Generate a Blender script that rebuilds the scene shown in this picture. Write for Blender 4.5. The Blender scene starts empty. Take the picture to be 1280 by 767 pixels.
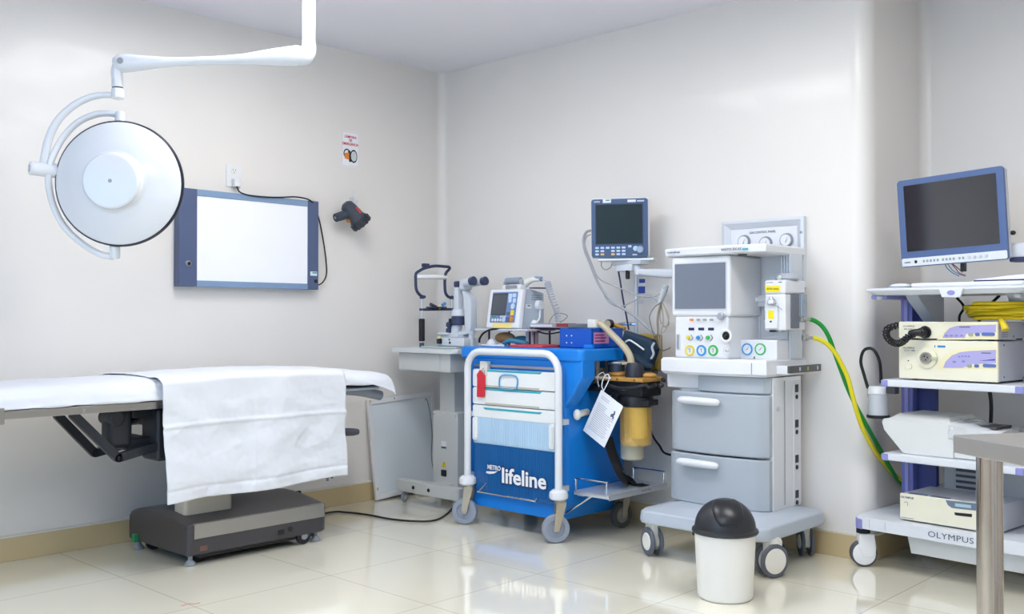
import bpy, bmesh, math, random
from mathutils import Matrix, Vector, noise
random.seed(4)
C = bpy.context.scene.collection
R = math.radians
# ------------------------------------------------------------------ survey of the room
FPX, CXP, CYP, HCAM = 1232.0, 640.0, 383.5, 1.15
PITCH = math.atan((397 - 383.5) / FPX); YAW = R(43.3)
CAM = Vector((4.94, -4.553, HCAM))
def ray(px, py):
    x = (px - CXP) / FPX; y = (CYP - py) / FPX
    f = math.cos(PITCH) - y * math.sin(PITCH); u = math.sin(PITCH) + y * math.cos(PITCH)
    s, c = math.sin(YAW), math.cos(YAW)
    return Vector((-s * f + c * x, c * f + s * x, u))
def on(px, py, ax, v, fr=None):
    """measured point on the plane axis=v (in the frame fr); returns coordinates in that frame"""
    d, o = ray(px, py), CAM.copy()
    if fr is not None:
        i = fr.inverted(); o = i @ o; d = i.to_3x3() @ d
    return o + d * ((v - o[ax]) / d[ax])
def dp(px, py, d):
    r = ray(px, py); s, c = math.sin(YAW), math.cos(YAW)
    return CAM + r * (d / (-s * r.x + c * r.y))
# ------------------------------------------------------------------ materials
MATS = {}
def lin(c):
    if isinstance(c, str):
        c = [int(c[i:i + 2], 16) / 255 for i in (0, 2, 4)]
    return [x / 12.92 if x <= .04045 else ((x + .055) / 1.055) ** 2.4 for x in c]
def mat(name, col, rough=.45, metal=0, coat=0, trans=0, emit=0, bump=0, bscale=60, var=0, vscale=6, alpha=1, spec=.5, stretch=None, ior=1.45):
    m = bpy.data.materials.new(name); m.use_nodes = True
    nt = m.node_tree; b = nt.nodes['Principled BSDF']
    c = lin(col)
    b.inputs['Base Color'].default_value = (*c, 1)
    b.inputs['Roughness'].default_value = rough; b.inputs['Metallic'].default_value = metal
    b.inputs['Coat Weight'].default_value = coat; b.inputs['Coat Roughness'].default_value = .08
    b.inputs['Transmission Weight'].default_value = trans; b.inputs['IOR'].default_value = ior
    b.inputs['Specular IOR Level'].default_value = spec; b.inputs['Alpha'].default_value = alpha
    if emit:
        b.inputs['Emission Color'].default_value = (*c, 1); b.inputs['Emission Strength'].default_value = emit
    tc = nt.nodes.new('ShaderNodeTexCoord')
    def nz(scale, det=4):
        n = nt.nodes.new('ShaderNodeTexNoise'); n.inputs['Scale'].default_value = scale; n.inputs['Detail'].default_value = det
        if stretch:
            mp = nt.nodes.new('ShaderNodeMapping'); mp.inputs['Scale'].default_value = stretch
            nt.links.new(tc.outputs['Object'], mp.inputs['Vector']); nt.links.new(mp.outputs['Vector'], n.inputs['Vector'])
        else:
            nt.links.new(tc.outputs['Object'], n.inputs['Vector'])
        return n
    if var == 0 and not trans: var = .03
    if var:
        n = nz(vscale)
        mr = nt.nodes.new('ShaderNodeMapRange'); mr.inputs['To Min'].default_value = 1 - var; mr.inputs['To Max'].default_value = 1 + var
        mx = nt.nodes.new('ShaderNodeMix'); mx.data_type = 'RGBA'; mx.blend_type = 'MULTIPLY'; mx.inputs['Factor'].default_value = 1
        mx.inputs['A'].default_value = (*c, 1)
        nt.links.new(n.outputs['Fac'], mr.inputs['Value']); nt.links.new(mr.outputs['Result'], mx.inputs['B'])
        nt.links.new(mx.outputs['Result'], b.inputs['Base Color'])
    if bump:
        n = nz(bscale, 3); bp = nt.nodes.new('ShaderNodeBump'); bp.inputs['Strength'].default_value = bump; bp.inputs['Distance'].default_value = .004
        nt.links.new(n.outputs['Fac'], bp.inputs['Height']); nt.links.new(bp.outputs['Normal'], b.inputs['Normal'])
    MATS[name] = m
    return m
# ------------------------------------------------------------------ mesh builder
W = {}
def frame(o, rz=0):
    return Matrix.Translation(Vector(o)) @ Matrix.Rotation(R(rz), 4, 'Z')
def face(o, right, up):
    r, u = Vector(right).normalized(), Vector(up).normalized(); n = r.cross(u)
    m = Matrix((r, u, n)).transposed().to_4x4(); m.translation = Vector(o); return m
def rr(w, h, r, n=5, cx=0, cy=0):
    r = min(r, w / 2 - 1e-5, h / 2 - 1e-5); pts = []
    for (sx, sy, a0) in ((1, 1, 0), (-1, 1, 90), (-1, -1, 180), (1, -1, 270)):
        for k in range(n + 1):
            a = R(a0 + 90 * k / n); pts.append((cx + sx * (w / 2 - r) + r * math.cos(a), cy + sy * (h / 2 - r) + r * math.sin(a)))
    return pts
def smooth_path(pts, n=6, closed=False):
    P = [Vector(p) for p in pts]
    if len(P) < 3: return P
    out = []; N = len(P)
    rng = range(N) if closed else range(N - 1)
    for i in rng:
        p0 = P[(i - 1) % N] if closed or i else P[0] * 2 - P[1]
        p1, p2 = P[i], P[(i + 1) % N]
        p3 = P[(i + 2) % N] if closed or i + 2 < N else P[-1] * 2 - P[-2]
        for k in range(n):
            t = k / n
            out.append(.5 * ((2 * p1) + (p2 - p0) * t + (2 * p0 - 5 * p1 + 4 * p2 - p3) * t * t + (3 * p1 - p0 - 3 * p2 + p3) * t ** 3))
    if not closed: out.append(P[-1])
    return out
class B:
    def __init__(s, fr=None):
        s.bm = bmesh.new(); s.fr = fr or Matrix()
    def add(s, t, M=None):
        m = s.fr @ M if M is not None else s.fr
        t.transform(m); bmesh.ops.recalc_face_normals(t, faces=t.faces)
        me = bpy.data.meshes.new('t'); t.to_mesh(me); t.free(); s.bm.from_mesh(me); bpy.data.meshes.remove(me); return s
    def box(s, x0, x1, y0, y1, z0, z1, bev=0, seg=2, M=None):
        t = bmesh.new(); bmesh.ops.create_cube(t, size=1)
        for v in t.verts:
            v.co = Vector(((x0 + x1) / 2 + v.co.x * (x1 - x0), (y0 + y1) / 2 + v.co.y * (y1 - y0), (z0 + z1) / 2 + v.co.z * (z1 - z0)))
        if bev:
            bev = min(bev, .49 * min(abs(x1 - x0), abs(y1 - y0), abs(z1 - z0)))
            bmesh.ops.bevel(t, geom=t.edges[:], offset=bev, segments=seg, profile=.5, affect='EDGES')
        return s.add(t, M)
    def loft(s, secs, cap=True, M=None, closed=True, loop=False):
        t = bmesh.new(); rows = [[t.verts.new(Vector(p)) for p in sec] for sec in secs]; n = len(rows[0])
        prs = list(zip(rows, rows[1:])) + ([(rows[-1], rows[0])] if loop else [])
        for a, b in prs:
            for i in range(n if closed else n - 1):
                j = (i + 1) % n
                try: t.faces.new((a[i], a[j], b[j], b[i]))
                except ValueError: pass
        if cap and closed and not loop:
            for r_ in (rows[0], rows[-1]):
                try: t.faces.new(r_)
                except ValueError: pass
        bmesh.ops.remove_doubles(t, verts=t.verts, dist=1e-6)
        return s.add(t, M)
    def prism(s, poly, z0, z1, bev=0, M=None, seg=2):
        t = bmesh.new()
        a = [t.verts.new((p[0], p[1], z0)) for p in poly]; b = [t.verts.new((p[0], p[1], z1)) for p in poly]; n = len(poly)
        fa = t.faces.new(a); fb = t.faces.new(b)
        for i in range(n): t.faces.new((a[i], a[(i + 1) % n], b[(i + 1) % n], b[i]))
        if bev:
            ed = list(set(list(fa.edges) + list(fb.edges)))
            bmesh.ops.bevel(t, geom=ed, offset=bev, segments=seg, profile=.5, affect='EDGES')
        return s.add(t, M)
    def cyl(s, p0, p1, r, r2=None, seg=24, bev=0, M=None):
        p0, p1 = Vector(p0), Vector(p1); d = p1 - p0; h = d.length; r2 = r if r2 is None else r2
        b = min(bev, h * .45, r * .9, (r2 * .9 if r2 > 0 else 1))
        prof = [(0, 0), (r - b, 0), (r, b), (r2, h - b), (r2 - b, h), (0, h)] if b else [(0, 0), (r, 0), (r2, h), (0, h)]
        q = Vector((0, 0, 1)).rotation_difference(d.normalized()).to_matrix().to_4x4()
        m = Matrix.Translation(p0) @ q
        return s.lathe(prof, seg, m if M is None else M @ m)
    def lathe(s, prof, seg=32, M=None):
        secs = []
        t = bmesh.new(); rows = []
        for r, z in prof:
            if r < 1e-6: rows.append([t.verts.new((0, 0, z))])
            else: rows.append([t.verts.new((r * math.cos(2 * math.pi * k / seg), r * math.sin(2 * math.pi * k / seg), z)) for k in range(seg)])
        for a, b in zip(rows, rows[1:]):
            for k in range(seg):
                q = [a[k % len(a)], a[(k + 1) % len(a)], b[(k + 1) % len(b)], b[k % len(b)]]
                u = []
                for v in q:
                    if v not in u: u.append(v)
                if len(u) > 2: t.faces.new(u)
        return s.add(t, M)
    def tube(s, pts, r, seg=10, n=6, closed=False, smooth=True, M=None, flat=1.0, up=None):
        P = smooth_path(pts, n, closed) if smooth else [Vector(p) for p in pts]
        N = len(P); rad = r if callable(r) else (lambda u: r)
        secs = []; prev = None
        for i, p in enumerate(P):
            if closed: tg = P[(i + 1) % N] - P[(i - 1) % N]
            else: tg = P[min(i + 1, N - 1)] - P[max(i - 1, 0)]
            if tg.length < 1e-9: tg = Vector((0, 0, 1))
            tg.normalize()
            if up is not None: a = Vector(up)
            elif prev is None: a = Vector((0, 0, 1)) if abs(tg.z) < .9 else Vector((1, 0, 0))
            else: a = prev
            a = (a - tg * a.dot(tg))
            if a.length < 1e-6: a = tg.orthogonal()
            a.normalize(); b = tg.cross(a); prev = a; q = rad(i / max(1, N - 1))
            secs.append([p + a * q * flat * math.cos(2 * math.pi * k / seg) + b * q * math.sin(2 * math.pi * k / seg) for k in range(seg)])
        return s.loft(secs, True, M, True, closed)
    def ball(s, c, r, sx=1, sy=1, sz=1, M=None, u=20, v=12):
        t = bmesh.new(); bmesh.ops.create_uvsphere(t, u_segments=u, v_segments=v, radius=r)
        for w in t.verts: w.co = Vector((c[0] + w.co.x * sx, c[1] + w.co.y * sy, c[2] + w.co.z * sz))
        return s.add(t, M)
    def ring(s, ro, ri, z0, z1, seg=28, M=None):
        return s.lathe([(ri, z0), (ro, z0), (ro, z1), (ri, z1), (ri, z0)], seg, M)
    def out(s, name, m, parent=None, label=None, ang=35, **tagkw):
        me = bpy.data.meshes.new(name); bm = s.bm
        if parent is not None:
            bm.transform(W[parent.name].inverted())
        else:
            lo = [min(v.co[i] for v in bm.verts) for i in range(3)]; hi = [max(v.co[i] for v in bm.verts) for i in range(3)]
            o0 = Vector(((lo[0] + hi[0]) / 2, (lo[1] + hi[1]) / 2, lo[2])); bm.transform(Matrix.Translation(-o0))
        bm.to_mesh(me); bm.free(); me.materials.append(m)
        me.shade_smooth() if hasattr(me, 'shade_smooth') else None
        me.set_sharp_from_angle(angle=R(ang))
        o = bpy.data.objects.new(name, me); C.objects.link(o)
        if parent is not None: o.parent = parent; W[o.name] = W[parent.name]
        else: o.location = o0; W[o.name] = Matrix.Translation(o0)
        if label: o['label'] = label
        if ang < 100:
            wn_ = o.modifiers.new('face weighted normals', 'WEIGHTED_NORMAL'); wn_.keep_sharp = True; wn_.weight = 90
        for k, v in tagkw.items(): o[k] = v
        return o
def thing(name, label, cat, loc, rz=0, group=None):
    o = bpy.data.objects.new(name, None); C.objects.link(o); o.empty_display_size = .1
    o.location = Vector(loc); o.rotation_euler = (0, 0, R(rz)); o['label'] = label; o['category'] = cat
    if group: o['group'] = group
    W[o.name] = frame(loc, rz)
    return o
def text(s, name, m, parent, M, width=None, height=None, bold=0, depth=.0006, spacing=1.0, shear=0):
    cu = bpy.data.curves.new('txt', 'FONT'); cu.body = s; cu.extrude = depth; cu.offset = bold; cu.align_x = 'CENTER'; cu.align_y = 'CENTER'
    cu.space_character = spacing; cu.shear = shear; cu.resolution_u = 3
    o = bpy.data.objects.new('txt', cu); C.objects.link(o)
    dg = bpy.context.evaluated_depsgraph_get(); me = bpy.data.meshes.new_from_object(o.evaluated_get(dg))
    bpy.data.objects.remove(o)
    t = bmesh.new(); t.from_mesh(me); bpy.data.meshes.remove(me)
    xs = [v.co.x for v in t.verts]; ys = [v.co.y for v in t.verts]
    w, h = max(xs) - min(xs), max(ys) - min(ys); cx, cy = (max(xs) + min(xs)) / 2, (max(ys) + min(ys)) / 2
    fx = width / w if width else (height / h); fy = height / h if height else fx
    for v in t.verts: v.co = Vector(((v.co.x - cx) * fx, (v.co.y - cy) * fy, v.co.z))
    t.transform(M); b = B(); me = bpy.data.meshes.new('t'); t.to_mesh(me); t.free(); b.bm.from_mesh(me); bpy.data.meshes.remove(me)
    return b.out(name, m, parent)
def fxz(fr, x, y, z):       # lettering frame on a surface that faces -y of fr
    return fr @ face((x, y, z), (1, 0, 0), (0, 0, 1))
def fyz(fr, x, y, z):       # ... that faces +x
    return fr @ face((x, y, z), (0, 1, 0), (0, 0, 1))
ID = Matrix()
# palette
wall_m = mat('wall paint', 'e6e2dd', .34, coat=.15, bump=.12, bscale=14, var=.02, vscale=2)
white_m = mat('white plastic', 'e0e2e6', .35)
gloss_white = mat('glossy white enamel', 'dcdfe4', .2, coat=.4)
offwhite = mat('off white plastic', 'e0dfd8', .4)
cream = mat('cream plastic', 'e6e2cc', .4)
lgrey = mat('light grey plastic', 'c9ced6', .42)
bgrey = mat('blue grey plastic', 'bac5d1', .4)
mgrey = mat('mid grey plastic', '93989f', .45)
dgrey = mat('dark grey plastic', '47474f', .42)
black = mat('black plastic', '17181c', .4)
rubber = mat('black rubber', '1d1d20', .7)
grubber = mat('grey rubber', '8d95a3', .55)
steel = mat('brushed steel', 'a9a7a5', .28, metal=1, stretch=(1, 40, 40), var=.06, vscale=8)
chrome = mat('chrome', 'd5d7da', .15, metal=1)
alu = mat('anodised aluminium', 'cfd4da', .35, metal=.6)
slate = mat('slate blue metal', '525f80', .4)
slate_l = mat('pale slate metal', '86a0c0', .35, metal=.2)
navy = mat('navy blue plastic', '333d5c', .4)
blue = mat('crash cart blue plastic', '0c7cd8', .36)
blue_d = mat('royal blue plastic', '0a55b8', .4)
teal = mat('teal plastic', '3aa6b8', .35)
lav = mat('lavender plastic', '8f8fc8', .4)
lav_p = mat('lavender panel print', 'a9a4d4', .45)
red = mat('red plastic', 'd22f3e', .4)
yellow = mat('yellow rubber', 'dcc016', .4)
hose_y = mat('yellow hose', 'd9cc1e', .35)
hose_g = mat('green hose', '0f8a2e', .35)
gray_txt = mat('grey print', '5c6070', .5)
ink = mat('black print', '22242c', .5)
red_ink = mat('red print', 'c8343c', .5)
orange = mat('orange plastic', 'e58427', .4)
screen_d = mat('dark glass screen', '202a29', .3, spec=.3)
screen_g = mat('grey glass screen', '292a31', .06, coat=.9, spec=.9)
screen_m = mat('matte film screen', '727a89', .22, coat=.3)
paper = mat('white paper', 'eef0f4', .7)
tan_m = mat('tan plastic', 'b9ad92', .45)
# ------------------------------------------------------------------ the room
def floor_mat():
    m = bpy.data.materials.new('polished cream floor tile'); m.use_nodes = True; nt = m.node_tree; b = nt.nodes['Principled BSDF']
    tc = nt.nodes.new('ShaderNodeTexCoord'); mp = nt.nodes.new('ShaderNodeMapping')
    br = nt.nodes.new('ShaderNodeTexBrick'); br.offset = 0; br.squash = 1
    mp.inputs['Location'].default_value = (-.012, .588, 0)
    nt.links.new(tc.outputs['Object'], mp.inputs['Vector']); nt.links.new(mp.outputs['Vector'], br.inputs['Vector'])
    br.inputs['Scale'].default_value = 1; br.inputs['Brick Width'].default_value = .655; br.inputs['Row Height'].default_value = .655
    br.inputs['Mortar Size'].default_value = .0022; br.inputs['Mortar Smooth'].default_value = .1; br.inputs['Bias'].default_value = 0
    br.inputs['Color1'].default_value = (*lin('eee9d6'), 1); br.inputs['Color2'].default_value = (*lin('ebe6d2'), 1); br.inputs['Mortar'].default_value = (*lin('c3bba3'), 1)
    n = nt.nodes.new('ShaderNodeTexNoise'); n.inputs['Scale'].default_value = 3; n.inputs['Detail'].default_value = 5
    nt.links.new(tc.outputs['Object'], n.inputs['Vector'])
    mr = nt.nodes.new('ShaderNodeMapRange'); mr.inputs['To Min'].default_value = .95; mr.inputs['To Max'].default_value = 1.03
    nt.links.new(n.outputs['Fac'], mr.inputs['Value'])
    mx = nt.nodes.new('ShaderNodeMix'); mx.data_type = 'RGBA'; mx.blend_type = 'MULTIPLY'; mx.inputs['Factor'].default_value = 1
    nt.links.new(br.outputs['Color'], mx.inputs['A']); nt.links.new(mr.outputs['Result'], mx.inputs['B']); nt.links.new(mx.outputs['Result'], b.inputs['Base Color'])
    b.inputs['Roughness'].default_value = .05; b.inputs['Coat Weight'].default_value = .9; b.inputs['Coat Roughness'].default_value = .05
    n2 = nt.nodes.new('ShaderNodeTexNoise'); n2.inputs['Scale'].default_value = 2.2
    nt.links.new(tc.outputs['Object'], n2.inputs['Vector'])
    bp = nt.nodes.new('ShaderNodeBump'); bp.inputs['Strength'].default_value = .03; bp.inputs['Distance'].default_value = .01
    nt.links.new(n2.outputs['Fac'], bp.inputs['Height']); nt.links.new(bp.outputs['Normal'], b.inputs['Normal'])
    return m
def base_mat():
    m = mat('tan skirting tile', 'cdb98f', .18, coat=.2, var=.06, vscale=3)
    return m
ceil_m = mat('ceiling paint', 'e9e8f0', .6, var=.01)
base_m = base_mat(); grout_m = mat('pale grout', 'dcd8cc', .6)
XR, YF, YR = 6.3, -6.2, .67      # right wall, wall behind the camera, recess wall
RX = 2.97
def arc(cx, cy, r, a0, a1, n=8): return [(cx + r * math.cos(R(a0 + (a1 - a0) * k / n)), cy + r * math.sin(R(a0 + (a1 - a0) * k / n))) for k in range(n + 1)]
f = B(); f.box(-.15, XR + .15, YF - .15, YR + .15, -.1, 0); fl = f.out('floor', floor_mat(), kind='structure')
# keep the tile pattern in room coordinates
off = fl.location.copy()
for v in fl.data.vertices: v.co += off
fl.location = (0, 0, 0)
f = B(); f.box(-.15, XR + .15, YF - .15, YR + .15, 2.81, 2.91); f.out('ceiling', ceil_m, kind='structure')
H = 2.81
B().prism([(0, YF), (0, -.06)] + arc(.06, -.06, .06, 180, 90)[1:] + [(.06, .1), (-.12, .1), (-.12, YF)], 0, H).out('wall_left', wall_m, kind='structure')
B().prism([(.06, 0), (RX - .09, 0)] + arc(RX - .09, .09, .09, -90, 0)[1:] + arc(RX + .05, YR - .05, .05, 180, 90) + [(RX + .05, YR + .1), (.06, YR + .1)], 0, H).out('wall_back', wall_m, kind='structure')
B().box(RX + .05, XR, YR, YR + .1, 0, H).out('wall_recess', wall_m, kind='structure')
B().box(XR, XR + .12, YF, YR + .1, 0, H).out('wall_right', wall_m, kind='structure')
B().box(-.12, XR + .12, YF - .12, YF, 0, H).out('wall_front', wall_m, kind='structure')
# skirting
def skirt(name, poly):
    o = B().prism(poly, 0, .112, .002).out(name, base_m, kind='structure')
    return o
t = .012
skirt('baseboard_left', [(0, YF), (t, YF), (t, -.06)] + arc(.06, -.06, .048, 180, 90)[1:] + [(.06, 0)] + arc(.06, -.06, .06, 90, 180)[1:])
skirt('baseboard_back', [(.06, 0), (.06, -t), (RX - .09, -t)] + arc(RX - .09, .09, .09 + t, -90, 0)[1:] + arc(RX + .05, YR - .05, .038, 180, 90) + [(RX + .05, YR)] + arc(RX + .05, YR - .05, .05, 90, 180)[1:] + arc(RX - .09, .09, .09, 0, -90))
skirt('baseboard_recess', [(RX + .05, YR), (RX + .05, YR - t), (XR, YR - t), (XR, YR)])
B().prism([(0, YF), (t + .001, YF), (t + .001, -.06)] + arc(.06, -.06, .047, 180, 90)[1:] + [(.06, 0)] + arc(.06, -.06, .06, 90, 180)[1:], .112, .121).out('trim_1', grout_m, kind='structure')
B().prism([(.06, 0), (.06, -t - .001), (RX - .09, -t - .001)] + arc(RX - .09, .09, .091 + t, -90, 0)[1:] + arc(RX + .05, YR - .05, .037, 180, 90) + [(RX + .05, YR)] + arc(RX + .05, YR - .05, .05, 90, 180)[1:] + arc(RX - .09, .09, .09, 0, -90), .112, .121).out('trim_2', grout_m, kind='structure')
# door behind the photographer (shows in the dark screen on the trolley)
brown = mat('brown door', '5a2a24', .4); jamb = mat('door frame white', 'd8dade', .4)
d = B().box(.002, .04, -4.77, -3.87, .005, 2.08, .004).out('door_1', brown, kind='structure')
b = B()
b.box(.001, .06, -3.85, -3.76, 0, 2.18, .004).box(.001, .06, -4.88, -4.79, 0, 2.18, .004).box(.001, .06, -4.79, -3.85, 2.095, 2.18, .004)
b.out('door_frame', jamb, d)
b = B().cyl((.04, -3.95, 1.0), (.09, -3.95, 1.0), .012).cyl((.085, -3.95, 1.0), (.085, -4.07, 1.0), .01, bev=.003); b.out('door_handle', chrome, d)
# frosted daylight window behind the photographer
day = mat('frosted daylit glass', (.58, .79, 1.0), .3, emit=2.6, var=.001)
wn = B().box(1.5, 4.9, YF + .002, YF + .012, .85, 2.25).out('window_1', day, kind='structure')
b = B(); b.box(1.42, 1.5, YF + .001, YF + .05, .77, 2.33, .004).box(4.9, 4.98, YF + .001, YF + .05, .77, 2.33, .004).box(1.5, 4.9, YF + .001, YF + .05, .77, .85, .004).box(1.5, 4.9, YF + .001, YF + .05, 2.25, 2.33, .004).box(3.17, 3.23, YF + .001, YF + .04, .85, 2.25, .004)
b.out('window_frame', jamb, wn)
# recessed ceiling luminaires
lamp_m = mat('lit diffuser', (.985, .985, .99), .5, emit=17.3, var=.001)
places = [(1.55, -2.0, 'ceiling light panel above the operating table'), (3.75, -1.45, 'ceiling light panel in front of the recess with the trolley'),
          (2.4, -5.2, 'ceiling light panel between the brown door and the window'), (4.0, -4.1, 'ceiling light panel above the photographer')]
for i, (x, y, lb) in enumerate(places):
    L = thing('ceiling_light', lb, 'ceiling light', (x, y, 2.81), 0, 'ceiling light panels')
    b = B()
    b.box(x - .62, x + .62, y - .32, y - .29, 2.775, 2.8095, .003).box(x - .62, x + .62, y + .29, y + .32, 2.775, 2.8095, .003)
    b.box(x - .62, x - .59, y - .29, y + .29, 2.775, 2.8095, .003).box(x + .59, x + .62, y - .29, y + .29, 2.775, 2.8095, .003)
    b.out('light_frame', white_m, L)
    B().box(x - .59, x + .59, y - .29, y + .29, 2.785, 2.8).out('diffuser', lamp_m, L)
w = bpy.data.worlds.new('room'); bpy.context.scene.world = w; w.use_nodes = True
w.node_tree.nodes['Background'].inputs['Color'].default_value = (.8, .87, 1, 1); w.node_tree.nodes['Background'].inputs['Strength'].default_value = .3
# camera
cd = bpy.data.cameras.new('camera'); co = bpy.data.objects.new('camera', cd); C.objects.link(co)
cd.sensor_width = 36; cd.lens = FPX / 1280 * 36; cd.clip_start = .05; co.location = CAM; co.rotation_euler = (R(90) + PITCH, 0, YAW)
S = bpy.context.scene; S.camera = co
S.view_settings.view_transform = 'Standard'; S.view_settings.look = 'None'; S.view_settings.gamma = 1; S.view_settings.exposure = 0
S.view_settings.use_curve_mapping = False
# ------------------------------------------------------------------ things on the left wall
# --- surgical lamp (frame: x across the view, -y towards the camera)
LP = frame((1.344, -2.034, 2.81), 43.3)
K = 4.3 / FPX
def lz(py): return (397 - py) * K + 1.15 - 2.81
def lx(px): return (px - 386) * K
t = thing('surgical_lamp', 'white dome surgical lamp on a jointed ceiling arm above the operating table', 'surgical lamp', (1.344, -2.034, 2.81), 43.3)
b = B(LP); b.cyl((0, 0, -.001), (0, 0, -.06), .11, .09, 32, .01); b.out('ceiling_flange', gloss_white, t)
b = B(LP); b.cyl((0, 0, -.05), (0, 0, lz(53)), .029, seg=28); b.cyl((0, 0, lz(52.5)), (0, 0, lz(51)), .0305); b.out('pole', gloss_white, t)
b = B(LP)
b.tube([(0, 0, lz(53)), (0, 0, lz(60)), (-.006, 0, lz(66)), (-.02, 0, lz(70)), (-.045, 0, lz(69.5))], lambda u: .03 + .012 * u, 20, 5)
b.out('elbow', gloss_white, t)
def ell(x, zc, ry, rz, n=20): return [(x, ry * math.cos(2 * math.pi * k / n), zc + rz * math.sin(2 * math.pi * k / n)) for k in range(n)]
secs = []
for px, pc, hh, ry in [(381, 68, 6, .02), (379, 68.5, 11, .036), (372, 69, 13, .042), (355, 70, 12, .042), (330, 71.5, 9.5, .036), (308, 73, 7, .027), (280, 74.3, 5.6, .021), (240, 75.6, 5.2, .02), (215, 76.6, 5.8, .022), (190, 77.3, 8, .028), (165, 78, 11, .034), (153, 78, 11.8, .036), (147, 78, 10.5, .034), (142.5, 78, 6.5, .026), (141, 78, 3, .012)]:
    secs.append(ell(lx(px), lz(pc), ry, hh * K))
b = B(LP); b.loft(secs); b.out('spring_arm', gloss_white, t)
b = B(LP)
b.cyl((lx(154), -.034, lz(77.5)), (lx(154), -.041, lz(77.5)), .014, bev=.002); b.out('pivot_cap', mgrey, t)
b = B(LP); b.tube([(lx(148), 0, lz(78)), (lx(145.5), 0, lz(88)), (lx(146), 0, lz(96)), (lx(146.5), 0, lz(108.5))], .024, 20, 4); b.out('drop_joint', gloss_white, t)
b = B(LP); b.cyl((lx(146.5), 0, lz(109)), (lx(146.5), 0, lz(110)), .0215); b.out('joint_ring', dgrey, t)
b = B(LP); b.cyl((lx(147), 0, lz(110)), (lx(147), 0, lz(123)), .0275, bev=.004); b.out('swivel_collar', gloss_white, t)
b = B(LP); b.tube([(lx(x), yy, lz(y)) for x, y, yy in [(143, 118.5, 0), (128, 118.5, -.005), (110, 123, -.01), (92, 134, -.02), (75, 153, -.03), (64, 177, -.03), (58.5, 206, -.03)]], lambda u: .0135 + .004 * u, 14, 6); b.out('outer_yoke', gloss_white, t)
b = B(LP); b.tube([(lx(x), yy, lz(y)) for x, y, yy in [(145, 141, .04), (132, 139, .035), (115, 141, .03), (95, 151, .02), (79, 171, 0), (70, 193, -.02), (65, 213, -.03), (64, 235, -.02), (69, 262, 0), (82, 287, .02), (104, 307, .035), (122, 317, .04), (137, 320, .045)]], lambda u: .0145, 14, 6); b.out('inner_yoke', gloss_white, t)
ax = Vector((-math.cos(R(40)), -math.sin(R(40)), .03)).normalized(); pc = Vector((lx(60), -.03, lz(213)))
b = B(LP); b.cyl(pc - ax * .05, pc + ax * .062, .031, .03, 28, .005); b.cyl(pc - ax * .072, pc - ax * .048, .026, seg=24, bev=.008); b.out('pivot_knob', gloss_white, t)
rgt = Vector((0, 0, 1)).cross(ax).normalized()
text('2', 'numeral', ink, t, LP @ face(pc + ax * .0621, rgt, ax.cross(rgt)), height=.026)
# head
HD = LP @ Matrix.Translation((lx(149), 0, lz(229))) @ Matrix.Rotation(R(4), 4, 'Z') @ Matrix.Rotation(R(90 + 2), 4, 'X')   # local z points to the camera
b = B(HD); b.lathe([(.268, -.02), (.269, 0), (.262, .012), (.23, .03), (.19, .048), (.16, .058), (.14, .062), (.128, .066), (.122, .074), (.119, .086)], 72); b.out('lamp_dome', gloss_white, t)
b = B(HD); b.lathe([(0, .05), (.119, .05), (.119, .108), (.115, .114), (.108, .117), (0, .118)], 56); b.out('centre_boss', gloss_white, t)
b = B(HD); b.cyl((0, 0, .117), (0, 0, .1195), .0085, bev=.001); b.out('boss_screw', mgrey, t)
b = B(HD); b.lathe([(.262, -.034), (.272, -.03), (.2755, -.018), (.2745, -.004), (.27, .003), (.262, .003), (.262, -.034)], 80); b.out('rim_seal', mat('dark blue rubber', '0e1426', .35), t)
glass = mat('lamp lens', 'e8eef2', .08, trans=.6)
b = B(HD); b.lathe([(0, -.045), (.15, -.042), (.262, -.03), (.262, -.02), (0, -.02)], 56); b.out('lens', glass, t)
b = B(LP); b.cyl((lx(147), .03, lz(138)), (lx(147.5), .02, lz(152)), .022, bev=.004); b.out('head_pivot', gloss_white, t)
b = B(LP); b.cyl((lx(140), .035, lz(306)), (lx(139), .045, lz(322)), .022, bev=.004); b.out('head_pivot', gloss_white, t)
# --- x-ray viewer
t = thing('xray_viewer', 'slate framed X-ray light box with a white panel mounted on the wall', 'light box', (0, -1.51, 1.32))
y0, y1, z0, z1 = -1.955, -1.06, 1.318, 1.845
M = ID
b = B(); b.box(.001, .05, y0 + .01, y1 - .01, z0 + .01, z1 - .01, .004); b.out('housing', lgrey, t)
b = B(); b.box(.001, .06, y0, y0 + .105, z0, z1, .004); b.out('side_trim', slate, t)
b = B(); b.box(.001, .06, y1 - .075, y1, z0, z1, .004); b.out('side_trim', slate, t)
b = B(); b.box(.03, .058, y0 + .105, y1 - .075, z0, z0 + .034, .003); b.out('frame_rail', slate_l, t)
b = B(); b.box(.03, .058, y0 + .105, y1 - .075, z1 - .036, z1, .003); b.out('frame_rail', slate_l, t)
b = B(); b.box(.048, .053, y0 + .104, y1 - .074, z0 + .033, z1 - .035, .001); b.out('viewing_panel', mat('opal acrylic', 'f4f6fb', .3, coat=.2), t)
b = B(); b.cyl((.06, y0 + .05, 1.44), (.075, y0 + .05, 1.44), .018, .015, 20, .003); k = b.out('knob', mgrey, t)
b = B(); b.cyl((.075, y0 + .05, 1.44), (.077, y0 + .05, 1.44), .009); b.out('knob_cap', black, k)
b = B(); b.box(.06, .0612, y1 - .06, y1 - .012, 1.4, 1.425); b.out('maker_label', white_m, t)
b = B(); b.box(.0612, .062, y1 - .045, y1 - .014, 1.413, 1.422); b.out('label_print', teal, t)
b = B(); b.cyl((.06, y1 - .022, 1.368), (.064, y1 - .022, 1.368), .011); b.out('socket', black, t)
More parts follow.
